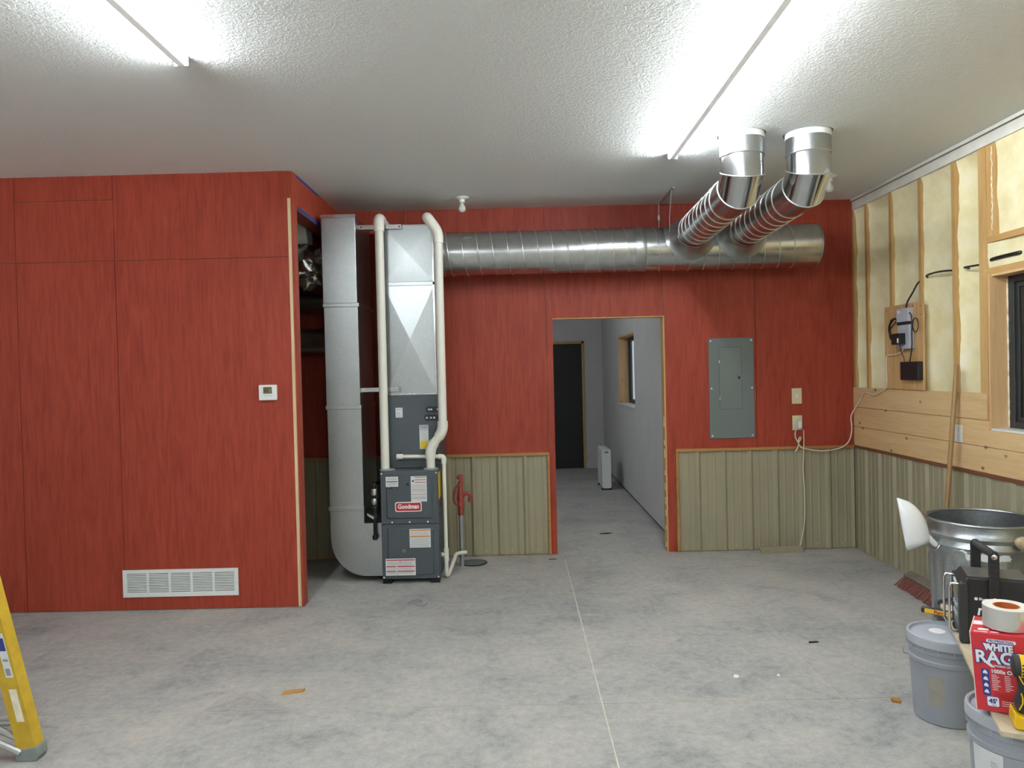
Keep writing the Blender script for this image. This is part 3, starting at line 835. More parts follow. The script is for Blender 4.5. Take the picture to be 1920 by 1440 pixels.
# badge
bd = rplate(-.962, -.757, .558, .633, .014, yf-.0035, yf+.002).build('badge', INKW, du)
rplate(-.955, -.764, .565, .626, .010, yf-.0045, yf-.003).build('badge_field', BADGER, bd)
text_mb(MB(), 'Goodman', .048, face_y(-.8595, yf-.0048, .597), .0006, .0017, fit=.162).build('badge_lettering', INKW, bd)
def sticker(parent, x0, x1, z0, z1, y, name, stripes, mat=PAPER):
    s = B(x0, x1, y-.0008, y+.0006, z0, z1).build(name, mat, parent)
    for (a, b, m, l, r) in stripes:
        B(x0+(x1-x0)*l, x0+(x1-x0)*r, y-.0014, y-.0006, z0+(z1-z0)*a, z0+(z1-z0)*b).build('print_bar', m, s)
    return s
def fine(parent, x0, x1, zs, y, h=.0022):
    mb = MB()
    for z, l, r in zs:
        mb.box(x0+(x1-x0)*l, x0+(x1-x0)*r, y-.0014, y-.0006, z-h/2, z+h/2)
    mb.build('fine_print', INKG, parent, kind='stuff')
s1 = sticker(dl, -1.047, -.816, .066, .197, yf, 'warning_sticker', [(.88, .94, INKR, .03, .97), (.50, .56, INKR, .03, .34), (.50, .56, INKR, .38, .97), (.22, .28, INKR, .03, .34), (.22, .28, INKR, .38, .97)])
fine(s1, -1.047, -.816, [(.066+.131*q, .06, .9) for q in (.79, .74, .69, .63, .42, .36, .16, .10)], yf)
MB().ext([(-.940, yf-.0012, .168), (-.928, yf-.0012, .168), (-.934, yf-.0012, .179)], (0, .0008, 0)).build('warning_triangle', INKK, s1)
s2 = sticker(dl, -.857, -.695, .279, .423, yf, 'caution_sticker', [(.90, .96, INKO, .03, .97), (.555, .62, INKO, .03, .97)])
fine(s2, -.857, -.695, [(.279+.144*q, .05, .93) for q in (.83, .77, .71, .65, .48, .42, .36, .30, .24, .18, .12, .06)], yf)
s3 = sticker(du, -.837, -.715, .634, .830, yf, 'instruction_sticker', [(.94, .97, INKBR, .25, .95), (.84, .87, INKBR, .25, .95), (.74, .77, INKBR, .25, .95), (.63, .65, INKO, .04, .96), (.45, .47, INKBR, .04, .96), (.27, .29, INKBR, .04, .96), (.13, .15, INKBR, .04, .96)])
fine(s3, -.837, -.715, [(.634+.196*q, .06, .92) for q in (.58, .53, .40, .35, .22, .18, .08)], yf)
MB().lathe([(.008, yf-.0013), (.008, yf-.0007)], (-.820, 0, .793), 10, 'Y').build('flame_symbol', INKK, s3)
s4 = sticker(du, -1.030, -.934, .737, .830, yf, 'rating_sticker', [(.0, .16, INKK, 0, 1), (.55, .62, INKK, .06, .94)])
fine(s4, -1.030, -.934, [(.737+.093*q, .1, .9) for q in (.88, .82, .75, .45, .38, .30)], yf)
fine(s4, -1.030, -.934, [(.737+.093*.09, .1, .35), (.737+.093*.05, .55, .9)], yf-.0006)
MB().lathe([(.013, yf-.002), (.013, yf+.002), (.008, yf+.002), (.0079, yf-.001)], (-.862, 0, .768), 18, 'Y').build('sight_glass', BLACK, du, smooth=40)
MB().lathe([(.016, yf+.002), (.016, yf-.002), (.013, yf-.004)], (-.903, 0, .254), 18, 'Y').build('knock_out', PANELG, dl, smooth=40)
sc0 = MB().lathe([(.0075, fy0+.001), (.0075, fy0-.003), (.003, fy0-.006)], (fx0+.012, 0, .852), 10, 'Y').build('door_screw', STEEL, fu, smooth=50)
for x, z in ((fx1-.012, .852), (-.990, .474), (-.855, .474), (-.715, .474), (fx0+.012, .048), (fx1-.012, .048)):
    inst(sc0, 'door_screw', fu, (x-(fx0+.012), 0, z-.852))
B(fx1-.001, fx1+.0015, 5.645, 5.79, .640, .845).build('energy_label', INKY, fu)
for y, z in ((5.66, .60), (5.69, .52), (5.66, .26), (5.75, .58)):
    MB().lathe([(.022, fx1-.001), (.022, fx1+.002)], (0, y, z), 14, 'X').build('side_knock_out', BLACK, fu)

co = thing('evaporator_coil_cabinet', 'slate coil cabinet stacked on the furnace below the plenum', 'coil cabinet', (-.85, 6.0, .873))
cy0 = 5.765
B(-1.070, -.624, cy0, 6.27, .8735, 1.448).build('cabinet', SLATE, co, bevel=.004)
B(-1.066, -.628, cy0-.004, cy0+.002, .905, 1.425).build('front_panel', SLATE2, co, bevel=.002)
B(-1.00, -.68, cy0-.008, cy0-.003, 1.388, 1.394).build('stiffening_ridge', SLATE2, co)
yc = cy0-.0045
for zc_, x0 in ((1.333, -.728), (1.268, -.740)):
    pp = rplate(x0, -.631, zc_-.025, zc_+.025, .022, yc-.003, yc+.001).build('pipe_plate', BLACK, co)
    for dx in ((.026, .044, .094) if zc_ > 1.3 else (.020, .052, .078)):
        MB().lathe([(.008, yc-.003), (.008, yc-.006), (.005, yc-.006), (.0049, yc-.004)], (x0+dx, 0, zc_), 12, 'Y').build('port_ring', STEEL, pp, smooth=40)
s5 = sticker(co, -.967, -.912, 1.275, 1.352, yc, 'data_sticker', [(.35, .50, INKG, .22, .36), (.32, .52, INKG, .55, .66)])
fine(s5, -.967, -.912, [(1.275+.077*q, .1, .9) for q in (.9, .82, .74, .2, .12)], yc)
s6 = sticker(co, -.782, -.712, 1.022, 1.212, yc, 'efficiency_sticker', [(.94, .97, INKB, .06, .94), (.88, .905, INKB, .06, .94), (.83, .85, INKB, .06, .94), (.78, .80, INKG, .06, .94), (.03, .34, INKY, .08, .92)])
fine(s6, -.782, -.712, [(1.022+.19*q, .15, .85) for q in (.74, .68, .62, .56, .50, .44, .38)], yc)
MB().lathe([(.030, yc+.002), (.034, yc-.004), (.026, yc-.006), (.020, yc)], (-.935, 0, .968), 20, 'Y').build('drain_boss', BLACK, co, smooth=40)

# PVC flue pipes
PR = .0335
def coupling(mb, p, q, r=PR+.0055, n=20):
    mb.tube([p, q], r, n)
def arc_pts(a, b, c, r, n=6):
    """round the corner a-b-c"""
    a, b, c = Vector(a), Vector(b), Vector(c); u = (a-b).normalized(); w = (c-b).normalized()
    p, q = b+u*r, b+w*r
    return [p*(1-t)**2+b*2*t*(1-t)+q*t*t for t in [i/n for i in range(n+1)]]
ip = thing('intake_pipe', 'straight white PVC pipe rising from the furnace top, elbowed into the wall', 'pipe', (-1.045, 5.68, .872), 'PVC flue pipes of the furnace')
top = 2.835
MB().tube([(-1.045, 5.68, .876), (-1.045, 5.68, top-.075)], PR, 24).build('riser', PVC, ip, smooth=40)
MB().tube([(-1.045, 5.68, top-.105)]+arc_pts((-1.045, 5.68, 1), (-1.045, 5.68, top), (-1.045, 6.4, top), .055)+[(-1.045, 5.78, top)], PR+.0075, 24).build('elbow', PVC, ip, smooth=50)
MB().tube([(-1.045, 5.77, top), (-1.045, 6.403, top)], PR, 24).build('wall_run', PVC, ip, smooth=40)
MB().lathe([(.060, .8725), (.060, .879), (.046, .884), (.040, .884)], (-1.030, 5.68, 0), 24).build('flange', CLEARCAP, ip, smooth=30)
ep = thing('exhaust_pipe', 'white PVC pipe with an offset bend above the furnace, elbowed into the wall', 'pipe', (-.69, 5.68, .872), 'PVC flue pipes of the furnace')
A_, B_, C_, D_, E_ = (-.690, 5.68, .876), (-.690, 5.68, 1.035), (-.588, 5.68, 1.165), (-.588, 5.68, 2.715), (-.672, 5.68, 2.835)
MB().tube([A_, (-.690, 5.68, .99)], PR, 24).build('riser', PVC, ep, smooth=40)
MB().tube([(-.690, 5.68, .955)]+arc_pts(A_, B_, C_, .05)+[(-.655, 5.68, 1.08)], PR+.0075, 24).build('elbow', PVC, ep, smooth=50)
MB().tube([(-.664, 5.68, 1.068), (-.614, 5.68, 1.132)], PR+.001, 24).build('offset_pipe', PVC, ep, smooth=40)
MB().tube([(-.624, 5.68, 1.119)]+arc_pts(B_, C_, D_, .05)+[(-.588, 5.68, 1.245)], PR+.0075, 24).build('elbow', PVC, ep, smooth=50)
MB().tube([(-.588, 5.68, 1.23), (-.588, 5.68, 2.66)], PR, 24).build('riser', PVC, ep, smooth=40)
MB().tube([(-.588, 5.68, 2.625)]+arc_pts(C_, D_, E_, .045)+[(-.628, 5.68, 2.772)], PR+.0075, 24).build('elbow', PVC, ep, smooth=50)
MB().tube([(-.620, 5.68, 2.761)]+arc_pts(D_, E_, (-.672, 6.4, 2.835), .05)+[(-.672, 5.77, 2.835)], PR+.0075, 24).build('elbow', PVC, ep, smooth=50)
MB().tube([(-.672, 5.76, 2.835), (-.672, 6.403, 2.835)], PR, 24).build('wall_run', PVC, ep, smooth=40)
MB().lathe([(.058, .8725), (.058, .879), (.046, .884), (.040, .884)], (-.690, 5.68, 0), 24).build('flange', CLEARCAP, ep, smooth=30)

# condensate drain
cp = thing('condensate_pipe', 'thin white PVC drain pipe running down beside the furnace', 'pipe', (-.59, 5.735, 0))
MB().tube([(-.955, 5.735, .968)]+arc_pts((-.955, 5.735, .968), (-.592, 5.735, .962), (-.592, 5.735, 0), .03)+[(-.592, 5.735, .07)], .0155, 16).build('drain_line', PVC, cp, smooth=50)
MB().lathe([(.012, -.965), (.022, -.962), (.022, -.915), (.0165, -.913)], (0, 5.735, .968), 16, 'X').build('elbow_fitting', PVC, cp, smooth=40)
MB().tube([(-.635, 5.735, .9625)]+arc_pts((-.64, 5.735, .9625), (-.592, 5.735, .962), (-.592, 5.735, 0), .024)+[(-.592, 5.735, .905)], .0205, 16).build('elbow_fitting', PVC, cp, smooth=50)
MB().tube([(-.592, 5.735, .235), (-.592, 5.735, .135)], .0215, 16).tube([(-.628, 5.735, .185), (-.592, 5.735, .185)], .020, 14).build('tee_fitting', PVC, cp, smooth=40)
MB().tube(catmull([(-.592, 5.735, .14), (-.592, 5.735, .05), (-.588, 5.745, .022), (-.578, 5.775, .03), (-.560, 5.85, .07), (-.545, 5.93, .11), (-.535, 5.98, .125), (-.505, 6.02, .125), (-.46, 6.06, .120)], 6), .0165, 14).build('trap', PVC, cp, smooth=60)

# gas pipe
gp_ = thing('gas_pipe', 'black iron gas pipe with shut-off valve beside the furnace', 'gas pipe', (-1.128, 5.628, .35))
MB().tube([(-1.08, 5.75, .775), (-1.108, 5.70, .775)]+arc_pts((-1.108, 5.70, .775), (-1.128, 5.628, .775), (-1.128, 5.628, .3), .02)+[(-1.128, 5.628, .36)], .0125, 14).build('pipe', BLACKM, gp_, smooth=50)
MB().lathe([(.018, .735), (.021, .730), (.021, .690), (.018, .685)], (-1.128, 5.628, 0), 8).build('union_fitting', STEEL, gp_)
MB().lathe([(.018, .600), (.024, .590), (.024, .545), (.018, .535)], (-1.128, 5.628, 0), 8).box(-1.150, -1.106, 5.612, 5.645, .505, .54).build('tee_fitting', BLACKM, gp_)
MB().lathe([(.014, .66), (.021, .65), (.022, .625), (.014, .612)], (-1.128, 5.628, 0), 10).build('valve_body', ALU, gp_, smooth=40)
MB().ext([(-1.133, 5.603, .500), (-1.183, 5.603, .535), (-1.180, 5.603, .550), (-1.128, 5.603, .520)], (0, .005, 0)).build('lever', ALU, gp_, bevel=.001)
MB().lathe([(.019, .375), (.021, .370), (.021, .345), (.012, .338)], (-1.128, 5.628, 0), 12).build('drip_cap', BLACKM, gp_, smooth=40)

# yard hydrant and floor drain
hy = thing('yard_hydrant', 'red cast-iron yard hydrant head on a galvanised standpipe', 'hydrant', (-.497, 6.085, 0))
hx, hyy = -.497, 6.085
MB().lathe([(.0185, 0), (.0185, .48)], (hx, hyy, 0), 20).build('standpipe', GALVPIPE, hy, smooth=40)
MB().lathe([(.024, .43), (.025, .50), (.030, .505), (.030, .52), (.024, .53), (.028, .56), (.027, .60), (.021, .64), (.020, .70), (.014, .71)], (hx, hyy, 0), 20).build('head_casting', REDPAINT, hy, smooth=40)
MB().tube(catmull([(hx, hyy, .570), (hx+.03, hyy-.005, .600), (hx+.055, hyy-.01, .612), (hx+.078, hyy-.012, .600), (hx+.082, hyy-.012, .565), (hx+.080, hyy-.012, .545)], 5), .015, 14, rs=None).lathe([(.018, .540), (.019, .555), (.018, .57)], (hx+.081, hyy-.012, 0), 14).build('spout', REDPAINT, hy, smooth=50)
MB().tube(catmull([(hx-.005, hyy-.01, .690), (hx-.038, hyy-.016, .655), (hx-.052, hyy-.018, .600), (hx-.050, hyy-.018, .545), (hx-.030, hyy-.014, .520), (hx-.012, hyy-.006, .515)], 5), .010, 10).build('lever_handle', REDPAINT, hy, smooth=50)
MB().ext([(hx-.028, hyy-.020, .735), (hx-.022, hyy-.020, .765), (hx+.024, hyy-.020, .768), (hx+.026, hyy-.020, .690), (hx-.002, hyy-.020, .660), (hx-.002, hyy-.020, .720)], (0, .034, 0)).build('pivot_lug', REDPAINT, hy, bevel=.006)
MB().tube([(hx-.012, hyy-.024, .742), (hx-.012, hyy+.018, .742)], .006, 8).build('pivot_pin', BLACKM, hy)
dr = thing('floor_drain', 'round dark floor drain grate set in the concrete beside the hydrant', 'drain', (-.405, 6.175, 0))
MB().lathe([(.115, .0005), (.115, .004), (.100, .006), (.098, .003)], (-.405, 6.175, 0), 40).build('drain_rim', BLACKM, dr, smooth=30)
for i in range(-4, 5):
    x = i*.02; h_ = math.sqrt(.096**2-x*x)
    MB(Matrix.Translation((-.405, 6.175, 0)) @ Matrix.Rotation(-.7, 4, 'Z')).box(x-.006, x+.006, -h_, h_, .003, .008).build('grate_bar', PANELG, dr)

# ================================================================== WALL FITTINGS
vg = thing('return_air_grille', 'white louvred return-air grille low on the red partition', 'vent', (-2.392, YP, .096))
vx0, vx1, vz0, vz1 = -2.798, -1.987, .096, .287
B(vx0+.02, vx1-.02, YP-.0012, YP-.0002, vz0+.02, vz1-.02).build('dark_backing', INKK, vg)
colw = (vx1-vx0-.054-4*.014)/5
xs0 = vx0+.027
mb = MB()
mb.box(vx0, vx1, YP-.009, YP-.001, vz0, vz0+.026).box(vx0, vx1, YP-.009, YP-.001, vz1-.026, vz1)
mb.box(vx0, xs0, YP-.009, YP-.001, vz0+.026, vz1-.026).box(vx1-.027, vx1, YP-.009, YP-.001, vz0+.026, vz1-.026)
for c in range(4):
    x = xs0+(c+1)*colw+c*.014; mb.box(x, x+.014, YP-.009, YP-.001, vz0+.026, vz1-.026)
mb.build('face_frame', VENTW, vg)
lv = None; nl = 12; dz = (vz1-vz0-.052)/nl
for c in range(5):
    for k in range(nl):
        x = xs0+c*(colw+.014); z = vz0+.026+k*dz
        if lv is None:
            lv = MB().ext([(x, YP-.0085, z), (x, YP-.0075, z-.0005), (x, YP-.0015, z+dz*.50), (x, YP-.0030, z+dz*.54)], (colw, 0, 0)).build('louvre', VENTW, vg); l0 = (x, z)
        else: inst(lv, 'louvre', vg, (x-l0[0], 0, z-l0[1]))
for x in (vx0+.012, vx1-.012):
    MB().lathe([(.004, YP-.009), (.004, YP-.011)], (x, 0, .19), 8, 'Y').build('screw', STEEL, vg)

th = thing('thermostat', 'white wall thermostat with small LCD near the closet corner', 'thermostat', (-1.736, YP, 1.457))
rplate(-1.798, -1.676, 1.457, 1.564, .006, YP-.026, YP-.0005).build('case', WHITE, th, bevel=.003)
B(-1.764, -1.708, YP-.0275, YP-.0255, 1.504, 1.548).build('lcd_screen', LCD, th)
B(-1.765, -1.707, YP-.0282, YP-.0265, 1.544, 1.5485).box(-1.765, -1.707, YP-.0282, YP-.0265, 1.5035, 1.507).box(-1.765, -1.7615, YP-.0282, YP-.0265, 1.5035, 1.5485).box(-1.7105, -1.707, YP-.0282, YP-.0265, 1.5035, 1.5485).build('screen_bezel', INKK, th)
text_mb(MB(), '65', .036, face_y(-1.744, YP-.0278, 1.525), .0003, .0008, sx=.9).build('screen_digits', INKK, th)
for z in (1.540, 1.528): B(-1.700, -1.690, YP-.028, YP-.0255, z-.004, z+.003).build('button', VENTW, th)
B(-1.765, -1.705, YP-.0268, YP-.0255, 1.488, 1.490).build('brand_strip', INKG, th)

bp = thing('breaker_panel', 'grey electrical breaker panel flush in the red wall', 'electrical panel', (1.873, YB, .988))
B(1.678, 2.071, YB-.010, YB-.0005, .988, 1.867).build('cover', PANELG, bp, bevel=.003)
B(1.7655, 1.9645, YB-.0108, YB-.0095, 1.2425, 1.7895).build('door_outline_shade', SLATE, bp)  # darker plate paints the shaded outline around the door
dd = B(1.769, 1.961, YB-.0135, YB-.0095, 1.246, 1.786).build('panel_door', PANELG2, bp, bevel=.001)
B(1.912, 1.975, YB-.016, YB-.0130, 1.498, 1.540).build('latch_plate', PANELG, dd, bevel=.001)
B(1.930, 1.948, YB-.019, YB-.0155, 1.506, 1.530).build('latch', INKK, dd)
for z in (1.66, 1.34): B(1.766, 1.772, YB-.016, YB-.009, z-.012, z+.012).build('hinge', STEEL, dd)
ps = None
for x, z in ((1.698, 1.843), (2.050, 1.843), (1.698, 1.427), (2.052, 1.427), (1.700, 1.010), (2.050, 1.010)):
    if ps is None: ps = MB().lathe([(.009, YB-.009), (.009, YB-.013), (.004, YB-.016)], (x, 0, z), 12, 'Y').build('cover_screw', STEEL, bp, smooth=50); p0 = (x, z)
    else: inst(ps, 'cover_screw', bp, (x-p0[0], 0, z-p0[1]))

sw = thing('light_switch', 'almond toggle switch plate above the outlet on the red wall', 'switch', (2.4425, YB, 1.276))
rplate(2.399, 2.486, 1.277, 1.413, .004, YB-.006, YB-.0003).build('plate', ALMOND, sw, bevel=.002)
B(2.436, 2.449, YB-.016, YB-.005, 1.340, 1.358).build('toggle', WHITE, sw, bevel=.002)
B(2.432, 2.453, YB-.0068, YB-.0055, 1.330, 1.362).build('toggle_slot', VENTW, sw)
ol = thing('wall_outlet', 'almond outlet plate with a white plug below the switch', 'outlet', (2.4425, YB, 1.047))
rplate(2.400, 2.487, 1.046, 1.175, .004, YB-.006, YB-.0003).build('plate', ALMOND, ol, bevel=.002)
for z in (1.135, 1.085): rplate(2.427, 2.460, z-.018, z+.018, .012, YB-.0075, YB-.005).build('receptacle', ALMOND, ol)

cd1 = thing('extension_cable', 'cream cord looping from the outlet across the corner to the network board', 'cord', (2.44, 6.38, .86))
MB().tube(catmull([(2.448, 6.376, 1.083), (2.430, 6.366, 1.066), (2.413, 6.368, 1.035), (2.412, 6.370, .995), (2.424, 6.370, .962), (2.437, 6.368, .938), (2.449, 6.366, .955), (2.459, 6.366, .978), (2.452, 6.366, .988), (2.439, 6.364, .970),
    (2.436, 6.364, .935), (2.455, 6.362, .902), (2.480, 6.360, .890), (2.56, 6.358, .872), (2.64, 6.358, .864), (2.71, 6.358, .868), (2.79, 6.358, .884), (2.85, 6.360, .916), (2.884, 6.362, .965), (2.900, 6.364, 1.03), (2.902, 6.365, 1.08), (2.896, 6.366, 1.137), (2.905, 6.366, 1.18),
    (2.925, 6.34, 1.235), (2.928, 6.26, 1.30), (2.928, 6.20, 1.358), (2.928, 6.13, 1.372), (2.928, 6.05, 1.355), (2.928, 5.99, 1.355), (2.928, 5.90, 1.382), (2.926, 5.83, 1.405), (2.922, 5.795, 1.45), (2.918, 5.788, 1.55), (2.918, 5.785, 1.64), (2.918, 5.765, 1.672), (2.915, 5.66, 1.676), (2.912, 5.56, 1.690), (2.906, 5.50, 1.715)], 8), .0055, 8).build('cable', CORDW, cd1, smooth=60)
MB().tube(catmull([(2.440, 6.362, .965), (2.430, 6.362, .90), (2.408, 6.364, .862)], 6), .006, 8).build('tie_end', CORDW, cd1, smooth=60)
MB().ext([(2.432, 6.350, 1.130), (2.458, 6.350, 1.138), (2.468, 6.350, 1.10), (2.462, 6.350, 1.066), (2.440, 6.350, 1.060), (2.430, 6.350, 1.085)], (0, .045, 0)).build('plug', VENTW, cd1, bevel=.006)
MB().tube(catmull([(2.486, 6.372, 1.05), (2.484, 6.366, .95), (2.480, 6.362, .84), (2.474, 6.366, .70), (2.482, 6.366, .55), (2.484, 6.366, .38), (2.477, 6.366, .24), (2.452, 6.360, .11), (2.425, 6.352, .028)], 8), .0045, 8).build('hanging_cable', CORDW, None, smooth=60, label='cream cord hanging straight down from the outlet to the floor', cat='cord')
MB().ext([(2.065, 6.262, .001), (2.065, 6.262, .030), (2.065, 6.318, .046), (2.065, 6.322, .040), (2.065, 6.276, .001)], (.37, .03, 0)).build('trim_offcut', TAN, None, label='tan metal trim offcut lying at the foot of the steel wainscot', cat='offcut')

# network board on the right wall
nb_ = thing('plywood_backer', 'small bare plywood board screwed over the foam wall', 'board', (2.945, 5.54, 1.395))
B(2.9245, 2.9365, 5.268, 5.815, 1.411, 2.054).build('board', PLY, nb_)
mb = MB()
for y, z in ((5.30, 2.02), (5.30, 1.96), (5.78, 2.02), (5.40, 2.03)): mb.lathe([(.004, 2.9245), (.004, 2.922)], (0, y, z), 8, 'X')
mb.build('screw_heads', BLACKM, nb_, kind='stuff')
xf = 2.9243
md = thing('network_terminal', 'grey network terminal box mounted on the plywood board', 'network box', (2.9, 5.47, 1.71))
B(2.880, xf, 5.395, 5.553, 1.918, 2.018).build('upper_housing', GREYP, md, bevel=.004)
B(2.884, xf, 5.380, 5.545, 1.715, 1.895).build('lower_housing', GREYP, md, bevel=.006)
B(2.890, xf, 5.40, 5.54, 1.893, 1.920).build('connector_bay', INKK, md)
B(2.8785, 2.8805, 5.500, 5.530, 1.985, 2.003).build('label_mark', INKW, md)
ad = thing('power_adapter', 'black plug-in power adapter on the grey network terminal', 'adapter', (2.86, 5.49, 1.75))
B(2.838, 2.883, 5.430, 5.552, 1.750, 1.832).build('case', BLACK, ad, bevel=.004)
B(2.8365, 2.8385, 5.444, 5.462, 1.762, 1.795).build('sticker', INKW, ad)
MB().tube(catmull([(2.86, 5.470, 1.752), (2.872, 5.475, 1.70), (2.888, 5.47, 1.655), (2.885, 5.455, 1.622)], 6), .003, 6).build('lead', WIREK, ad, smooth=60)
rb = thing('router_box', 'square black router box at the bottom of the plywood board', 'router', (2.9, 5.4, 1.48))
B(2.885, xf, 5.274, 5.520, 1.484, 1.620).build('case', BLACK, rb, bevel=.005)
kc = thing('cable_coil', 'coiled black cable hanging at the terminal side facing the red wall', 'cable', (2.90, 5.62, 1.78), 'black cable coils on the plywood board')
pts = []
for i in range(90):
    a = 2*PI*i/30; q = 1+.03*math.sin(i*.9)
    pts.append((2.905+.006*math.sin(i*.35), 5.632+.072*q*math.cos(a), 1.868+.085*q*math.sin(a)))
MB().tube([(2.905, 5.555, 1.955)]+pts, .0042, 7).build('cable', WIREK, kc, smooth=60)
kc2 = thing('cable_coil', 'small black cable loop at the terminal side facing the window', 'cable', (2.90, 5.34, 1.72), 'black cable coils on the plywood board')
MB().tube(catmull([(2.895, 5.41, 1.985), (2.895, 5.375, 1.965), (2.893, 5.358, 1.90), (2.893, 5.362, 1.82), (2.892, 5.36, 1.74), (2.890, 5.375, 1.66), (2.888, 5.385, 1.62)], 8), .0045, 7).build('cable', WIREK, kc2, smooth=60)
MB().tube([(2.900, 5.325+.038*math.cos(2*PI*i/24), 1.885+.050*math.sin(2*PI*i/24)) for i in range(26)], .0035, 7).build('loop', WIREK, kc2, smooth=60)
for nm, P_, lab in (('feed_cable', [(2.97, 5.35, 2.215), (2.948, 5.375, 2.19), (2.936, 5.42, 2.13), (2.925, 5.47, 2.07), (2.91, 5.47, 2.015)], 'short black cable slanting down into the plywood board'),
                    ('feed_cable', [(2.985, 5.31, 2.225), (2.965, 5.285, 2.236), (2.965, 5.20, 2.243), (2.968, 5.08, 2.240), (2.972, 4.965, 2.228), (2.985, 4.94, 2.226)], 'black cable spanning the foam bay above the plywood board'),
                    ('feed_cable', [(3.02, 4.87, 2.228), (2.975, 4.858, 2.232), (2.968, 4.80, 2.230), (2.970, 4.70, 2.226), (2.99, 4.66, 2.226)], 'black cable crossing the foam bay nearest the window'),
                    ('feed_cable', [(2.99, 4.595, 2.235), (2.966, 4.56, 2.240), (2.966, 4.45, 2.243), (2.968, 4.34, 2.243), (2.99, 4.30, 2.243)], 'dark cable half buried in foam over the window')):
    MB().tube(catmull(P_, 8), .0065 if 'half' not in lab else .012, 8).build(nm, WIREK, None, smooth=60, label=lab, cat='cable', group='black cables through the studs')
ro = thing('wall_receptacle', 'white outlet plate on the pine boards behind the broom handle', 'outlet', (2.935, 4.88, 1.076))
B(2.9315, 2.9368, 4.842, 4.918, 1.074, 1.190).build('plate', WHITE, ro, bevel=.002)
for z in (1.155, 1.110): B(2.930, 2.932, 4.866, 4.894, z-.012, z+.012).build('receptacle', VENTW, ro)

# ================================================================== LOOSE THINGS BY THE RIGHT WALL
def cyl_patch(mb, c, rf, a0, a1, z0, z1, off=.001, na=12, nz=6, jag=0.0):
    vv, ff = [], []
    for j in range(nz+1):
        for i in range(na+1):
            z = z0+(z1-z0)*j/nz; a = a0+(a1-a0)*i/na
            if jag and (i in (0, na)): a += jag*random.uniform(-1, 1)
            if jag and (j in (0, nz)): z += jag*.3*random.uniform(-1, 1)
            r = rf(z)+off; vv.append((c[0]+r*math.cos(a), c[1]+r*math.sin(a), z))
    for j in range(nz):
        for i in range(na):
            k = j*(na+1)+i; ff.append((k, k+1, k+na+2, k+na+1))
    return mb.add(vv, ff)

# push broom leaning on the wall
bm_ = thing('push_broom', 'push broom with wooden handle leaning on the pine boards', 'broom', (2.77, 4.83, 0))
MB().tube([(2.745, 4.785, .085), (2.919, 4.866, 1.583), (2.9195, 4.8665, 1.590)], .0145, 14, rs=[.0145, .0145, .011]).build('handle', BROOMW, bm_, smooth=50)
MB().ext([(2.735, 4.44, .078), (2.800, 4.44, .105), (2.812, 4.44, .082), (2.748, 4.44, .056)], (.03, .86, 0)).build('head_block', BROOMK, bm_, bevel=.006)
mb = MB()
for k in range(64):
    y = 4.445+.85*k/64
    for r_ in range(4):
        f = r_/3; sh = (y-4.44)/.86*.03
        x0, z0 = 2.742+.062*f+sh, .066+.022*f; x1, z1 = 2.672+.085*f+sh+random.uniform(-.008, .008), random.uniform(.001, .006)
        yy = y+random.uniform(-.003, .003); w = .0055
        mb.add([(x0, yy-w, z0), (x0, yy+w, z0), (x1, yy+w*1.5, z1), (x1, yy-w*1.5, z1), (x0+.008, yy, z0), (x1+.010, yy, z1)], [(0, 1, 2, 3), (1, 4, 5, 2), (4, 0, 3, 5), (3, 2, 5), (0, 4, 1)])
mb.build('bristles', BRISTLE, bm_, kind='stuff')

# galvanised trash can
tc = thing('trash_can', 'galvanised steel trash can with open top against the right wall', 'trash can', (2.585, 4.10, 0))
cc = (2.585, 4.10)
def can_r(z): return .232+.034*min(1, z/.66)
rings = []; n = 144
zs = [0, .004, .02, .05, .07, .10, .30, .50, .53, .56, .58, .592, .604, .616, .635, .647, .659, .671, .69, .71, .724]
for z in zs:
    ring = []
    for i in range(n):
        a = 2*PI*i/n; r = can_r(z)
        if .09 < z < .51: r += .0065*math.cos(22*a)
        if z in (.604, .659): r += .012
        if z in (.592, .616, .647, .671): r += .006
        if z == 0: r -= .006
        ring.append((cc[0]+r*math.cos(a), cc[1]+r*math.sin(a), z))
    rings.append(ring)
rin = [[(cc[0]+(can_r(z)-.004)*math.cos(2*PI*i/n), cc[1]+(can_r(z)-.004)*math.sin(2*PI*i/n), z) for i in range(n)] for z in (.724, .60, .30, .012)]
MB().loft(rings+rin, True, True, True).build('body', CAN, tc, smooth=35)
MB().tube([(cc[0]+.276*math.cos(2*PI*i/72), cc[1]+.276*math.sin(2*PI*i/72), .730) for i in range(74)], .0085, 10, cap=False).build('rolled_rim', CAN, tc, smooth=60)
cyl_patch(MB(), cc, can_r, math.radians(-138), math.radians(-93), .548, .585, .003, 14, 4, .03).build('tape_scrap', TAPEWHITE, tc)
cyl_patch(MB(), cc, can_r, math.radians(-150), math.radians(-120), .585, .592, .010, 10, 2, .03).build('tape_scrap', TAPEWHITE, tc)
for s in (180, 0):
    a = math.radians(s); ca, sa = math.cos(a), math.sin(a)
    P_ = [(cc[0]+.262*ca-.0*sa, cc[1]+.262*sa+w, z) for w, z in ((-.055, .60), (-.055, .575), (0, .565), (.055, .575), (.055, .60))]
    P_ = [(p[0]+(ca*.022 if 0 < i < 4 else 0), p[1], p[2]) for i, p in enumerate(P_)]
    MB().tube(catmull(P_, 5), .0045, 8).build('side_handle', CAN, tc, smooth=60)

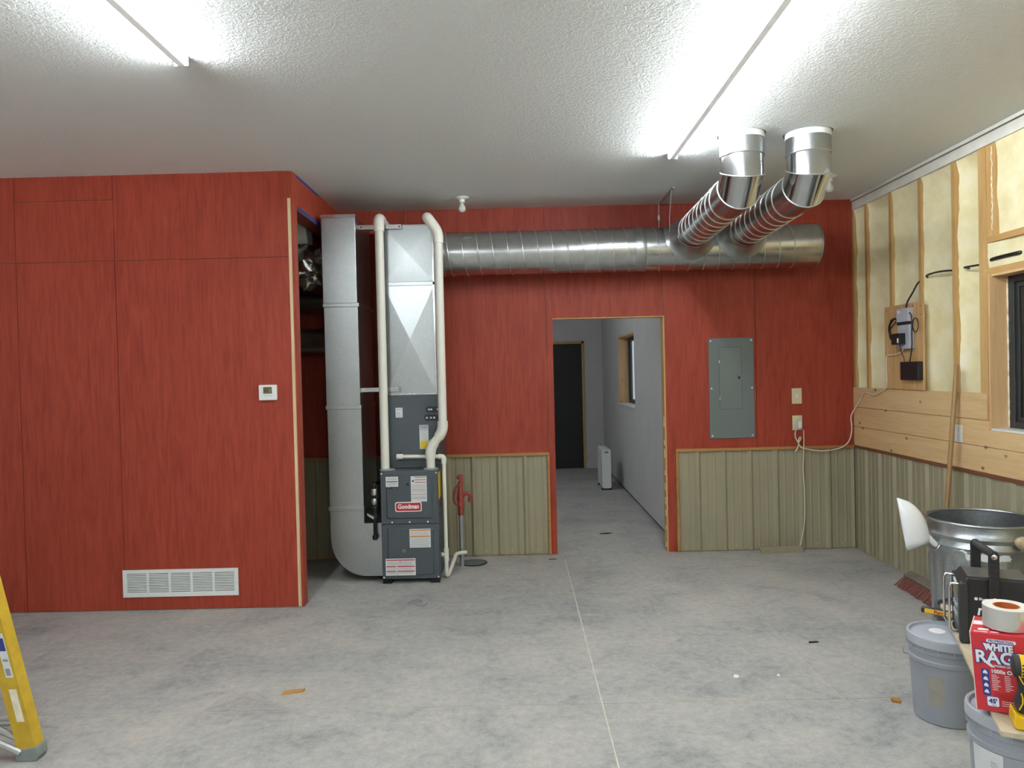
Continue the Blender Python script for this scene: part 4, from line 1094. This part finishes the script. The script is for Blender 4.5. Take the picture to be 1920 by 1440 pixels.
# white feed scoop hanging from the can handle
so = thing('feed_scoop', 'white plastic scoop hanging off the side of the trash can', 'scoop', (2.20, 4.09, .56))
SM = Matrix.Translation((2.245, 4.085, 0)) @ Matrix.Rotation(math.radians(-24), 4, 'Z') @ Matrix.Translation((-2.245, -4.085, 0))
rings = []; nt, nh = 16, 14
for j in range(nt+1):
    t = j/nt
    xm_, zm = 2.122+.045*t, .846-.285*t
    q = math.sqrt(max(0.004, 1-(1-min(1, t/.62))**2))
    fall = 1 if t < .86 else 1-.45*((t-.86)/.14)**2
    w = .060*q*fall; d = .122*q*fall
    ring = []
    for k in range(nh+1):
        a = -PI/2+PI*k/nh
        ring.append((xm_+d*math.cos(a)**.8 if math.cos(a) > 0 else xm_, 4.085+w*math.sin(a), zm+.03*math.cos(a)*t))
    rings.append(ring)
m = MB(SM); m.loft(rings, closed=False, cap0=False, cap1=True)
ob = m.build('bowl', WHITE, so, smooth=50)
sol = ob.modifiers.new('thickness', 'SOLIDIFY'); sol.thickness = .004; sol.offset = 0
MB(SM).tube([(2.255, 4.085, .655), (2.278, 4.085, .632), (2.308, 4.085, .598), (2.314, 4.085, .590)], .013, 12, rs=[.019, .016, .015, .010]).build('grip', WHITE, so, smooth=50)
MB().tube(catmull([(2.262, 4.068, .606), (2.285, 4.066, .628), (2.300, 4.085, .636), (2.302, 4.10, .62), (2.290, 4.105, .605)], 5), .0025, 6).build('tie_wire', STEEL, so, smooth=60)

MB().lathe([(.004, -.035), (.022, -.028), (.034, -.008), (.036, .008), (.028, .024), (.005, .034)], (2.615, 3.812, .655), 14).build('leather_rag', GLOVE, None, smooth=70, label='crumpled tan leather rag stuck on the trash can side', cat='rag')

# buckets
def bucket(cx, cy, label, body, lidm, bail=True, angle=0.0):
    t = thing('bucket', label, 'bucket', (cx, cy, 0), 'five-gallon buckets under the plank')
    MB().lathe([(.124, 0), (.130, .004), (.145, .262), (.147, .264), (.1515, .268), (.1515, .284), (.147, .288), (.1475, .312), (.152, .316), (.152, .328), (.148, .332), (.148, .352)], (cx, cy, 0), 56).build('pail', body, t, smooth=32)
    MB().lathe([(.1545, .342), (.1575, .346), (.1575, .374), (.155, .384), (.149, .387), (.143, .384), (.141, .374), (.138, .371), (.118, .371), (.112, .374), (.004, .375)], (cx, cy, 0), 56).build('lid', lidm, t, smooth=32)
    mb = MB()
    for i in range(16):
        a = 2*PI*i/16+.1; mb.box(-.0015, .0015, -.003, .0035, 0, .022) if False else mb.ext([(cx+.156*math.cos(a+q), cy+.156*math.sin(a+q), .322) for q in (-.008, .008)]+[(cx+.1585*math.cos(a+q), cy+.1585*math.sin(a+q), .322) for q in (.008, -.008)], (0, 0, .026))
    mb.build('lid_tabs', lidm, t)
    if bail:
        ca, sa = math.cos(angle), math.sin(angle)
        ear = MB().lathe([(.016, .146), (.016, .158), (.010, .163)], (0, 0, 0), 12, 'X')
        ear2 = MB(Matrix.Translation((cx, cy, .300)) @ Matrix.Rotation(angle, 4, 'Z')); ear2.add(ear.v, ear.f); ear2.build('bail_ear', body, t, smooth=40)
        P_ = []
        for i in range(13):
            u = i/12; th_ = angle+PI*u
            rr = .164+.026*math.sin(PI*u)**.5; P_.append((cx+rr*math.cos(th_), cy+rr*math.sin(th_), .300-.11*math.sin(PI*u)**.6))
        MB().tube(catmull(P_, 4), .0022, 6).build('bail_wire', STEEL, t, smooth=60)
    return t
bucket_r = lambda z: .130+.015*z/.262
b1 = bucket(1.915, 3.31, 'pale grey lidded bucket on the floor between the trash can and the red carton', BUCKET, LIDM, True, math.radians(-30))
cyl_patch(MB(), (1.915, 3.31), bucket_r, math.radians(-148), math.radians(-122), .09, .225, .0008, 8, 6, .02).build('label_residue', SMUDGE, b1)
MB().lathe([(.034, .3745), (.034, .378), (.028, .381), (.022, .380), (.004, .380)], (1.90, 3.345, 0), 24).build('pour_cap', WHITE, b1, smooth=40)
b2 = bucket(1.735, 2.570, 'pale grey bucket with a paper label under the front of the plank', BUCKET, LIDM, True, math.radians(285))
lb = cyl_patch(MB(), (1.735, 2.570), bucket_r, math.radians(174), math.radians(220), .05, .262, .0008, 14, 4).build('paper_label', PAPER, b2)
mb = MB()
for i, z in enumerate((.225, .217, .209, .201, .185, .177, .169)):
    cyl_patch(mb, (1.735, 2.570), bucket_r, math.radians(204), math.radians(216-random.uniform(0, 4)), z, z+.0025, .0015, 5, 1)
mb.build('label_print', INKG, lb, kind='stuff')
bucket(2.235, 3.64, 'dark grey bucket under the far end of the plank beside the trash can', SLATE, SLATE, False)

# plank bench
AX = Vector((1.525, 2.325, 0)); ang = math.atan2(-.39, .921)
PM = Matrix.Translation(AX) @ Matrix.Rotation(ang, 4, 'Z')
ZT = .4065
pk = MB(PM).box(.002, .300, .042, 1.42, .3885, ZT).build('plank', PLANK, None, bevel=.002, label='weathered plywood plank laid across the buckets as a bench', cat='plank')

# jobsite radio
ra = thing('jobsite_radio', 'black jobsite radio with carry handle and chrome guard bars on the plank', 'radio', tuple(PM @ Vector((.15, .965, ZT))))
z0 = ZT+.001
MB(PM).ext([(.012, .868, z0+.012), (.012, .868, .655), (.035, .868, .690), (.262, .868, .690), (.290, .868, .640), (.290, .868, z0+.012), (.27, .868, z0), (.03, .868, z0)], (0, .20, 0)).build('body', BLACK, ra, bevel=.008)
for u in (.006, .262):
    for v in (.858, 1.040):
        rplate(u, u+.034, z0, .668, .012, v, v+.036, PM).build('corner_bumper', BLACKR, ra, bevel=.006)
B(.008, .0135, .905, 1.03, .46, .64, PM).build('control_panel', PANELG, ra, bevel=.002)
B(.005, .0095, .915, 1.02, .585, .630, PM).build('display', LCD, ra)
for v, z in ((.925, .50), (.960, .50), (.995, .50), (.925, .54), (.960, .54), (.995, .54)):
    B(.004, .0085, v, v+.022, z, z+.018, PM).build('button', GREYP, ra, bevel=.001)
Ml = PM @ Matrix.Translation((.0045, .965, .652)) @ Matrix.Rotation(-PI/2, 4, 'Z') @ Matrix.Rotation(PI/2, 4, 'X')
text_mb(MB(), 'makita', .032, Ml, .0006, .0008).build('side_lettering', INKW, ra)
for v in (.885, 1.045):
    MB(PM).tube([(.02, v, .655), (-.020, v, .655), (-.028, v, .640), (-.028, v, .460), (-.020, v, .445), (.02, v, .445)], .0055, 10).build('guard_bar', CHROME, ra, smooth=60)
B(.04, .26, .885, 1.05, .6895, .6935, PM).build('top_plate', PANELK, ra, bevel=.002)
# handle
MB(PM).ext([(.112, .850, .575), (.152, .850, .575), (.152, .850, .795), (.142, .850, .812), (.122, .850, .812), (.112, .850, .795)], (0, .018, 0)).build('handle_post', BLACK, ra, bevel=.006)
MB(PM).ext([(.078, 1.050, .64), (.118, 1.050, .64), (.118, 1.050, .800), (.108, 1.050, .817), (.088, 1.050, .817), (.078, 1.050, .800)], (0, .018, 0)).build('handle_post', BLACK, ra, bevel=.006)
MB(PM).tube([(.132, .855, .795), (.098, 1.065, .800)], .017, 12).build('handle_grip', BLACKR, ra, smooth=40)
for z in (.605, .788): MB(PM).lathe([(.011, .851), (.011, .846), (.005, .844)], (.132, 0, z), 12, 'Y').build('handle_bolt', CHROME, ra, smooth=40)
mb = MB(PM)
for i in range(6): mb.box(.119, .145, .8485, .8505, .635+i*.024, .641+i*.024)
mb.build('handle_ribs', BLACKR, ra, kind='stuff')
def facing(u, v, z): return PM @ Matrix.Translation((u, v, z)) @ Matrix.Rotation(PI/2, 4, 'X')
text_mb(MB(), 'makita', .062, facing(.070, .8665, .553), .0006, .0014, 'LEFT', shear=.15).build('front_lettering', INKW, ra)
text_mb(MB(), 'Bluetooth', .015, facing(.078, .8665, .602), .0005, .0003, 'LEFT').build('wireless_lettering', INKW, ra)
MB(PM).lathe([(.0065, .8685), (.0065, .8665)], (.068, 0, .602), 12, 'Y').build('wireless_mark', INKW, ra)
B(.105, .270, .8662, .8685, .585, .588, PM).build('front_groove', BLACKR, ra)

# red carton of rags
CM = PM @ Matrix.Translation((-.040, .196, .4055)) @ Matrix.Rotation(math.radians(-13), 4, 'Z') @ Matrix.Rotation(math.radians(-4), 4, 'Y') @ Matrix.Translation((0, 0, -ZT-.001))
bx = thing('rag_carton', 'red carton of white rags standing on the plank', 'carton', tuple(CM @ Vector((.13, .1, ZT))))
zb, zt = ZT+.001, .674
MB(CM).box(0, .265, 0, .195, zb, zt).build('box', CARD, bx, bevel=.0015)
MB(CM).box(-.0006, .0025, -.0006, .0025, zb, zt).box(-.0006, .0025, -.0006, .196, zt-.002, zt+.0006).build('worn_edge', CARDSIDE, bx)
def cf(a, z, off=.0008): return CM @ Matrix.Translation((a, -off, z)) @ Matrix.Rotation(PI/2, 4, 'X')
rplate(.047, .132, .644, .656, .006, -.0008, .0004, CM).build('banner_pill', INKW, bx)
text_mb(MB(), 'PROFESSIONAL', .0115, cf(.0895, .650, .0012), .0003, .0003, sx=.93).build('banner_lettering', INKB, bx)
for off, m, y, nm in ((.0046, INKB, .0008, 'title_outline'), (.0016, INKW, .0016, 'title_lettering')):
    mb = MB()
    text_mb(mb, 'WHITE', .031, cf(.080, .628, y), .0003, off, fit=.082+2*off)
    text_mb(mb, 'RAGS', .058, cf(.080, .592, y), .0003, off*1.1, fit=.134+2*off)
    mb.build(nm, m, bx, kind='stuff')
MB(CM).ext([(.040, -.0018, .640), (.046, -.0018, .640), (.064, -.0018, .618), (.056, -.0018, .618)], (0, .0004, 0)).build('title_swash', INKW, bx)
MB(CM).ext([(.036, -.0018, .575), (.045, -.0018, .582), (.066, -.0018, .560), (.055, -.0018, .560)], (0, .0004, 0)).build('title_swash', INKW, bx)
text_mb(MB(), 'WORKS LIKE CLOTH', .0095, cf(.062, .5655, .0012), .0003, .0003, 'LEFT').build('tagline', INKW, bx)
text_mb(MB(), '1000s Of Uses', .0175, cf(.052, .5465, .0010), .0003, .0007, 'LEFT').build('uses_lettering', INKW, bx)
rplate(.024, .047, .462, .552, .003, -.0008, .0004, CM).build('icon_strip', INKB, bx)
mb = MB(CM)
for i, z in enumerate((.541, .519, .497, .475)):
    mb.ext([(.0355-.007, -.0014, z-.004), (.0355+.007, -.0014, z-.006), (.0355+.005, -.0014, z+.003), (.0355, -.0014, z+.008), (.0355-.006, -.0014, z+.002)], (0, .0004, 0))
mb.build('pictograms', INKW, bx, kind='stuff')
mb = MB(CM)
for i in range(9):
    z = .533-i*.0062
    mb.box(.053, .053+random.uniform(.014, .024), -.0012, -.0004, z, z+.0018)
    mb.box(.090, .090+random.uniform(.012, .026), -.0012, -.0004, z, z+.0018)
for i in range(3): mb.box(.076, .170-i*.01, -.0012, -.0004, .446-i*.007, .4475-i*.007)
mb.build('fine_print', INKW, bx, kind='stuff')
mb = MB(CM)
for i in range(7): mb.box(.056, .125-random.uniform(0, .03), -.0012, -.0004, .474-i*.0042, .4752-i*.0042)
mb.build('fine_print_dark', INKR, bx, kind='stuff')
rplate(.032, .070, .4245, .4605, .006, -.0010, .0004, CM).build('count_badge_rim', INKB, bx)
rplate(.034, .068, .4265, .4585, .005, -.0014, .0004, CM).build('count_badge', INKW, bx)
text_mb(MB(), "45'", .021, cf(.051, .4435, .0018), .0003, .0010, sx=.95).build('count_lettering', INKB, bx)
B(.046, .060, -.0017, -.0012, .430, .4315, CM).build('count_print', INKB, bx)
rplate(.205, .262, .595, .664, .003, -.0009, .0004, CM).build('side_banner', INKB, bx)
rplate(.140, .168, .490, .530, .004, -.0009, .0004, CM).build('blank_sticker', INKW, bx)
B(.004, .16, .095, .140, zt, zt+.0006, CM).build('white_top_band', INKW, bx)
rplate_top = MB(CM).ext([(x, y, zt+.0006) for x, y in rrect(.022, .056, .032, .054, .008)], (0, 0, .0004)); rplate_top.build('top_badge', INKW, bx)
mb = MB(CM)
for i, (a, w) in enumerate(((.018, .034), (.060, .024), (.012, .02))): mb.box(a, a+w, .012+.006*(i % 2), .019+.006*(i % 2), zt+.0002, zt+.0009)
mb.box(.03, .055, .155, .175, zt+.0002, zt+.0009)
mb.build('top_print', INKW, bx, kind='stuff')

# foil tape roll on the carton
tp = thing('foil_tape_roll', 'roll of aluminium foil tape on top of the red carton', 'tape', tuple(CM @ Vector((.104, .090, zt+.001))))
tcx = CM @ Vector((.104, .090, zt)); zt_w = tcx.z; zz = zt_w+.0056
MB().lathe([(.072, zz), (.072, zz+.0715)], (tcx.x, tcx.y, 0), 56, cap0=False, cap1=False).build('foil_surface', TAPEFOIL, tp, smooth=40)
MB().lathe([(.041, zz+.0715), (.0718, zz+.0722), (.0718, zz), (.041, zz), (.041, zz+.0715)], (tcx.x, tcx.y, 0), 56, cap0=False, cap1=False).build('roll_face', TAPESIDE, tp, smooth=30)
MB().lathe([(.0408, zz+.0716), (.0408, zz), (.0365, zz), (.0365, zz+.0716), (.0408, zz+.0716)], (tcx.x, tcx.y, 0), 40, cap0=False, cap1=False).build('cardboard_core', CARDBOARD, tp, smooth=30)

# cordless drill
dl_ = thing('cordless_drill', 'yellow and black cordless drill standing on the front of the plank', 'drill', tuple(PM @ Vector((.10, .105, ZT))))
zd = ZT+.001
MB(PM).ext([(.048, .065, zd), (.150, .065, zd), (.156, .065, zd+.022), (.150, .065, zd+.034), (.060, .065, zd+.045), (.046, .065, zd+.060), (.042, .065, zd+.020)], (0, .078, 0)).build('battery_housing', TOOLY, dl_, bevel=.008)
MB(PM).box(.052, .154, .070, .138, zd-.0005, zd+.012).build('battery_base', BLACK, dl_, bevel=.003)
MB(PM).ext([(.056, .078, zd+.048), (.104, .078, zd+.042), (.112, .078, zd+.150), (.100, .078, zd+.180), (.058, .078, zd+.180), (.064, .078, zd+.120), (.052, .078, zd+.080)], (0, .052, 0)).build('grip', BLACKR, dl_, bevel=.014, seg=3)
MB(PM).lathe([(.024, .046), (.034, .050), (.036, .062), (.036, .120), (.033, .150), (.030, .175)], (0, .104, zd+.197), 28, 'X').build('motor_housing', BLACKR, dl_, smooth=40)
MB(PM).lathe([(.0372, .066), (.0376, .070), (.0376, .122), (.0366, .126)], (0, .104, zd+.197), 28, 'X', False, False).build('yellow_shell', TOOLY, dl_, smooth=40)
mb = MB(PM)
for i in range(4): mb.box(.068, .080, .0648, .0665, zd+.178+i*.011, zd+.183+i*.011)
mb.build('vent_slots', BLACK, dl_, kind='stuff')
MB(PM).lathe([(.024, .174), (.025, .180), (.025, .205), (.016, .222), (.010, .226)], (0, .104, zd+.197), 24, 'X').build('chuck', BLACKM, dl_, smooth=40)
MB(PM).box(.110, .122, .094, .114, zd+.128, zd+.160).build('trigger', BLACK, dl_, bevel=.003)
mb = MB(PM)
mb.tube([(.060, .0775, zd+.175), (.072, .0765, zd+.150), (.088, .0765, zd+.142), (.104, .0775, zd+.155)], .002, 6)
mb.tube([(.060, .0770, zd+.062), (.070, .0765, zd+.085), (.070, .0765, zd+.105), (.066, .0765, zd+.118)], .002, 6)
mb.build('accent_line', TOOLY, dl_, kind='stuff')

# paint tool lying across the plank
PuM = PM @ Matrix.Translation((-.100, 1.228, ZT+.001)) @ Matrix.Rotation(math.radians(-20), 4, 'Z')
pu = thing('paint_tool', 'black and yellow paint tool handle sticking out past the plank edge', 'paint tool', tuple(PuM @ Vector((.10, 0, 0))))
MB(PuM).box(0, .26, -.012, .012, .008, .036).build('handle', BLACK, pu, bevel=.006)
rplate(.016, .20, .012, .032, .004, -.0132, -.0115, PuM).build('grip_label', TOOLY, pu)
text_mb(MB(), 'Purdy', .022, PuM @ Matrix.Translation((.082, -.0136, .022)) @ Matrix.Rotation(PI/2, 4, 'X'), .0004, .0008).build('grip_lettering', INKR, pu)
MB(PM).box(.03, .18, 1.28, 1.39, ZT+.0008, ZT+.0016).build('paper_slip', PAPER, None, label='scrap of white paper on the far end of the plank', cat='paper')

# ================================================================== STEP LADDER
la = thing('step_ladder', 'yellow fibreglass stepladder leg with grey rubber foot at the frame edge', 'ladder', (-2.6, 2.86, 0))
def rail(x, y, lean, name='rail'):
    ht = 1.75; tx = x-lean*ht
    def sec(cx, z):
        w, d, t = .040, .030, .005
        return [(cx-w, y-d, z), (cx+w, y-d, z), (cx+w, y+d, z), (cx+w-t, y+d, z), (cx+w-t, y-d+t, z), (cx-w+t, y-d+t, z), (cx-w+t, y+d, z), (cx-w, y+d, z)]
    r = MB().loft([sec(x, .045), sec(tx, ht)]).build(name, YELLOW, la)
    MB().ext([(x-.046, y-.034, 0), (x+.040, y-.034, 0), (x+.050, y-.034, .020), (x+.046, y-.034, .062), (x-.030, y-.034, .050), (x-.048, y-.034, .046)], (0, .068, 0)).build('rubber_foot', RUBBER, r, bevel=.004)
    return r
LN = .225
r1 = rail(-2.130, 3.105, LN); r2 = rail(-2.130, 2.60, LN); rail(-3.07, 3.105, -LN); rail(-3.07, 2.60, -LN)
def onrail(z, dx=0): return -2.130-LN*z+dx
yf_ = 3.105-.0315
def rail_decal(z0, z1, w0, w1, name, m, dy=0):
    MB().ext([(onrail(z0, w0), yf_-dy, z0), (onrail(z0, w1), yf_-dy, z0), (onrail(z1, w1), yf_-dy, z1), (onrail(z1, w0), yf_-dy, z1)], (0, .0009, 0)).build(name, m, r1)
rail_decal(.36, .55, .004, .037, 'caution_decal', PAPER)
rail_decal(.475, .530, .007, .034, 'decal_blue_field', INKB, .0006)
rail_decal(.37, .40, .010, .030, 'decal_picture', INKG, .0006)
rail_decal(.43, .44, .010, .032, 'decal_bar', INKG, .0006)
rail_decal(.17, .31, .002, .034, 'worn_decal', CONCAVE)
for z in (.58, .88, 1.18, 1.48):
    x = -2.13-LN*z
    B(x-.05, x+.03, 2.63, 3.075, z-.012, z+.012).build('step', ALU, la)
for (p, q) in (((-2.17, 3.112, .150), (-3.03, 3.112, .150)), ((-2.16, 3.09, .085), (-2.75, 3.09, .36)), ((-2.155, 3.075, .035), (-2.72, 3.075, .30))):
    MB().tube([p, q], .014, 8).build('brace', ALU, la, smooth=40)
B(-2.66, -2.54, 2.56, 3.14, 1.745, 1.80).build('top_cap', YELLOW, la, bevel=.01)

# ================================================================== FAR ROOM AND FLOOR LITTER
fn = thing('box_fan', 'white upright slab-shaped fan seen edge-on on the far room floor', 'fan', (1.17, 10.05, 0))
MB().ext([(x, 9.79, z) for x, z in rrect(1.112, 1.236, .022, .548, .022)], (0, .52, 0)).build('housing', VENTW, fn, bevel=.008)
B(1.106, 1.242, 9.80, 9.86, 0, .022).build('foot', BLACKR, fn)
B(1.106, 1.242, 10.24, 10.30, 0, .022).build('foot', BLACKR, fn)
B(1.150, 1.198, 9.784, 9.79, .500, .520).build('carry_recess', PANELG, fn)
MB().lathe([(.22, 1.1125), (.225, 1.109), (.20, 1.108), (.19, 1.111)], (0, 10.05, .285), 28, 'X').build('grille_ring', VENTW, fn, smooth=40)
def bit(name, pts, h, mat, label, cat):
    MB().ext([(x, y, .0006) for x, y in pts], (0, 0, h)).build(name, mat, None, label=label, cat=cat)
bit('wood_shim', [(-1.232, 3.668), (-1.135, 3.695), (-1.128, 3.725), (-1.228, 3.700)], .010, SHIMW, 'small tan wood shim lying on the open concrete', 'wood scrap')
bit('paper_scrap', [(1.085, 3.765), (1.110, 3.760), (1.116, 3.790), (1.098, 3.800)], .004, INKW, 'white scrap on the floor between the two long joints', 'scrap')
bit('paper_scrap', [(1.315, 3.775), (1.328, 3.770), (1.330, 3.792), (1.319, 3.795)], .003, INKW, 'tiny pale scrap on the floor nearer the buckets', 'scrap')
bit('plastic_scrap', [(1.655, 4.215), (1.712, 4.222), (1.706, 4.240), (1.68, 4.232), (1.66, 4.236)], .005, INKK, 'small black scrap on the floor in front of the trash can', 'scrap')
bit('dry_leaf', [(1.745, 3.455), (1.775, 3.440), (1.792, 3.470), (1.770, 3.490), (1.750, 3.480)], .010, LEAF, 'brown dry leaf at the foot of the pale grey bucket', 'leaf')
bit('metal_sliver', [(.235, 6.225), (.300, 6.232), (.300, 6.240), (.235, 6.236)], .004, INKK, 'dark metal sliver on the floor by the doorway trim', 'scrap')
bit('rubber_strip', [(.775, 7.17), (.84, 7.15), (.90, 7.19), (.84, 7.20)], .006, INKK, 'black strip of rubber on the floor inside the far room', 'scrap')
MB().tube(catmull([(-.80, 5.10, .006), (-.76, 5.17, .008), (-.71, 5.15, .006), (-.75, 5.10, .010), (-.74, 5.06, .006), (-.69, 5.05, .004), (-.67, 5.09, .006)], 6), .0035, 6).build('wire_scrap', INKG, None, smooth=60, label='curl of grey wire on the floor in front of the furnace', cat='wire')
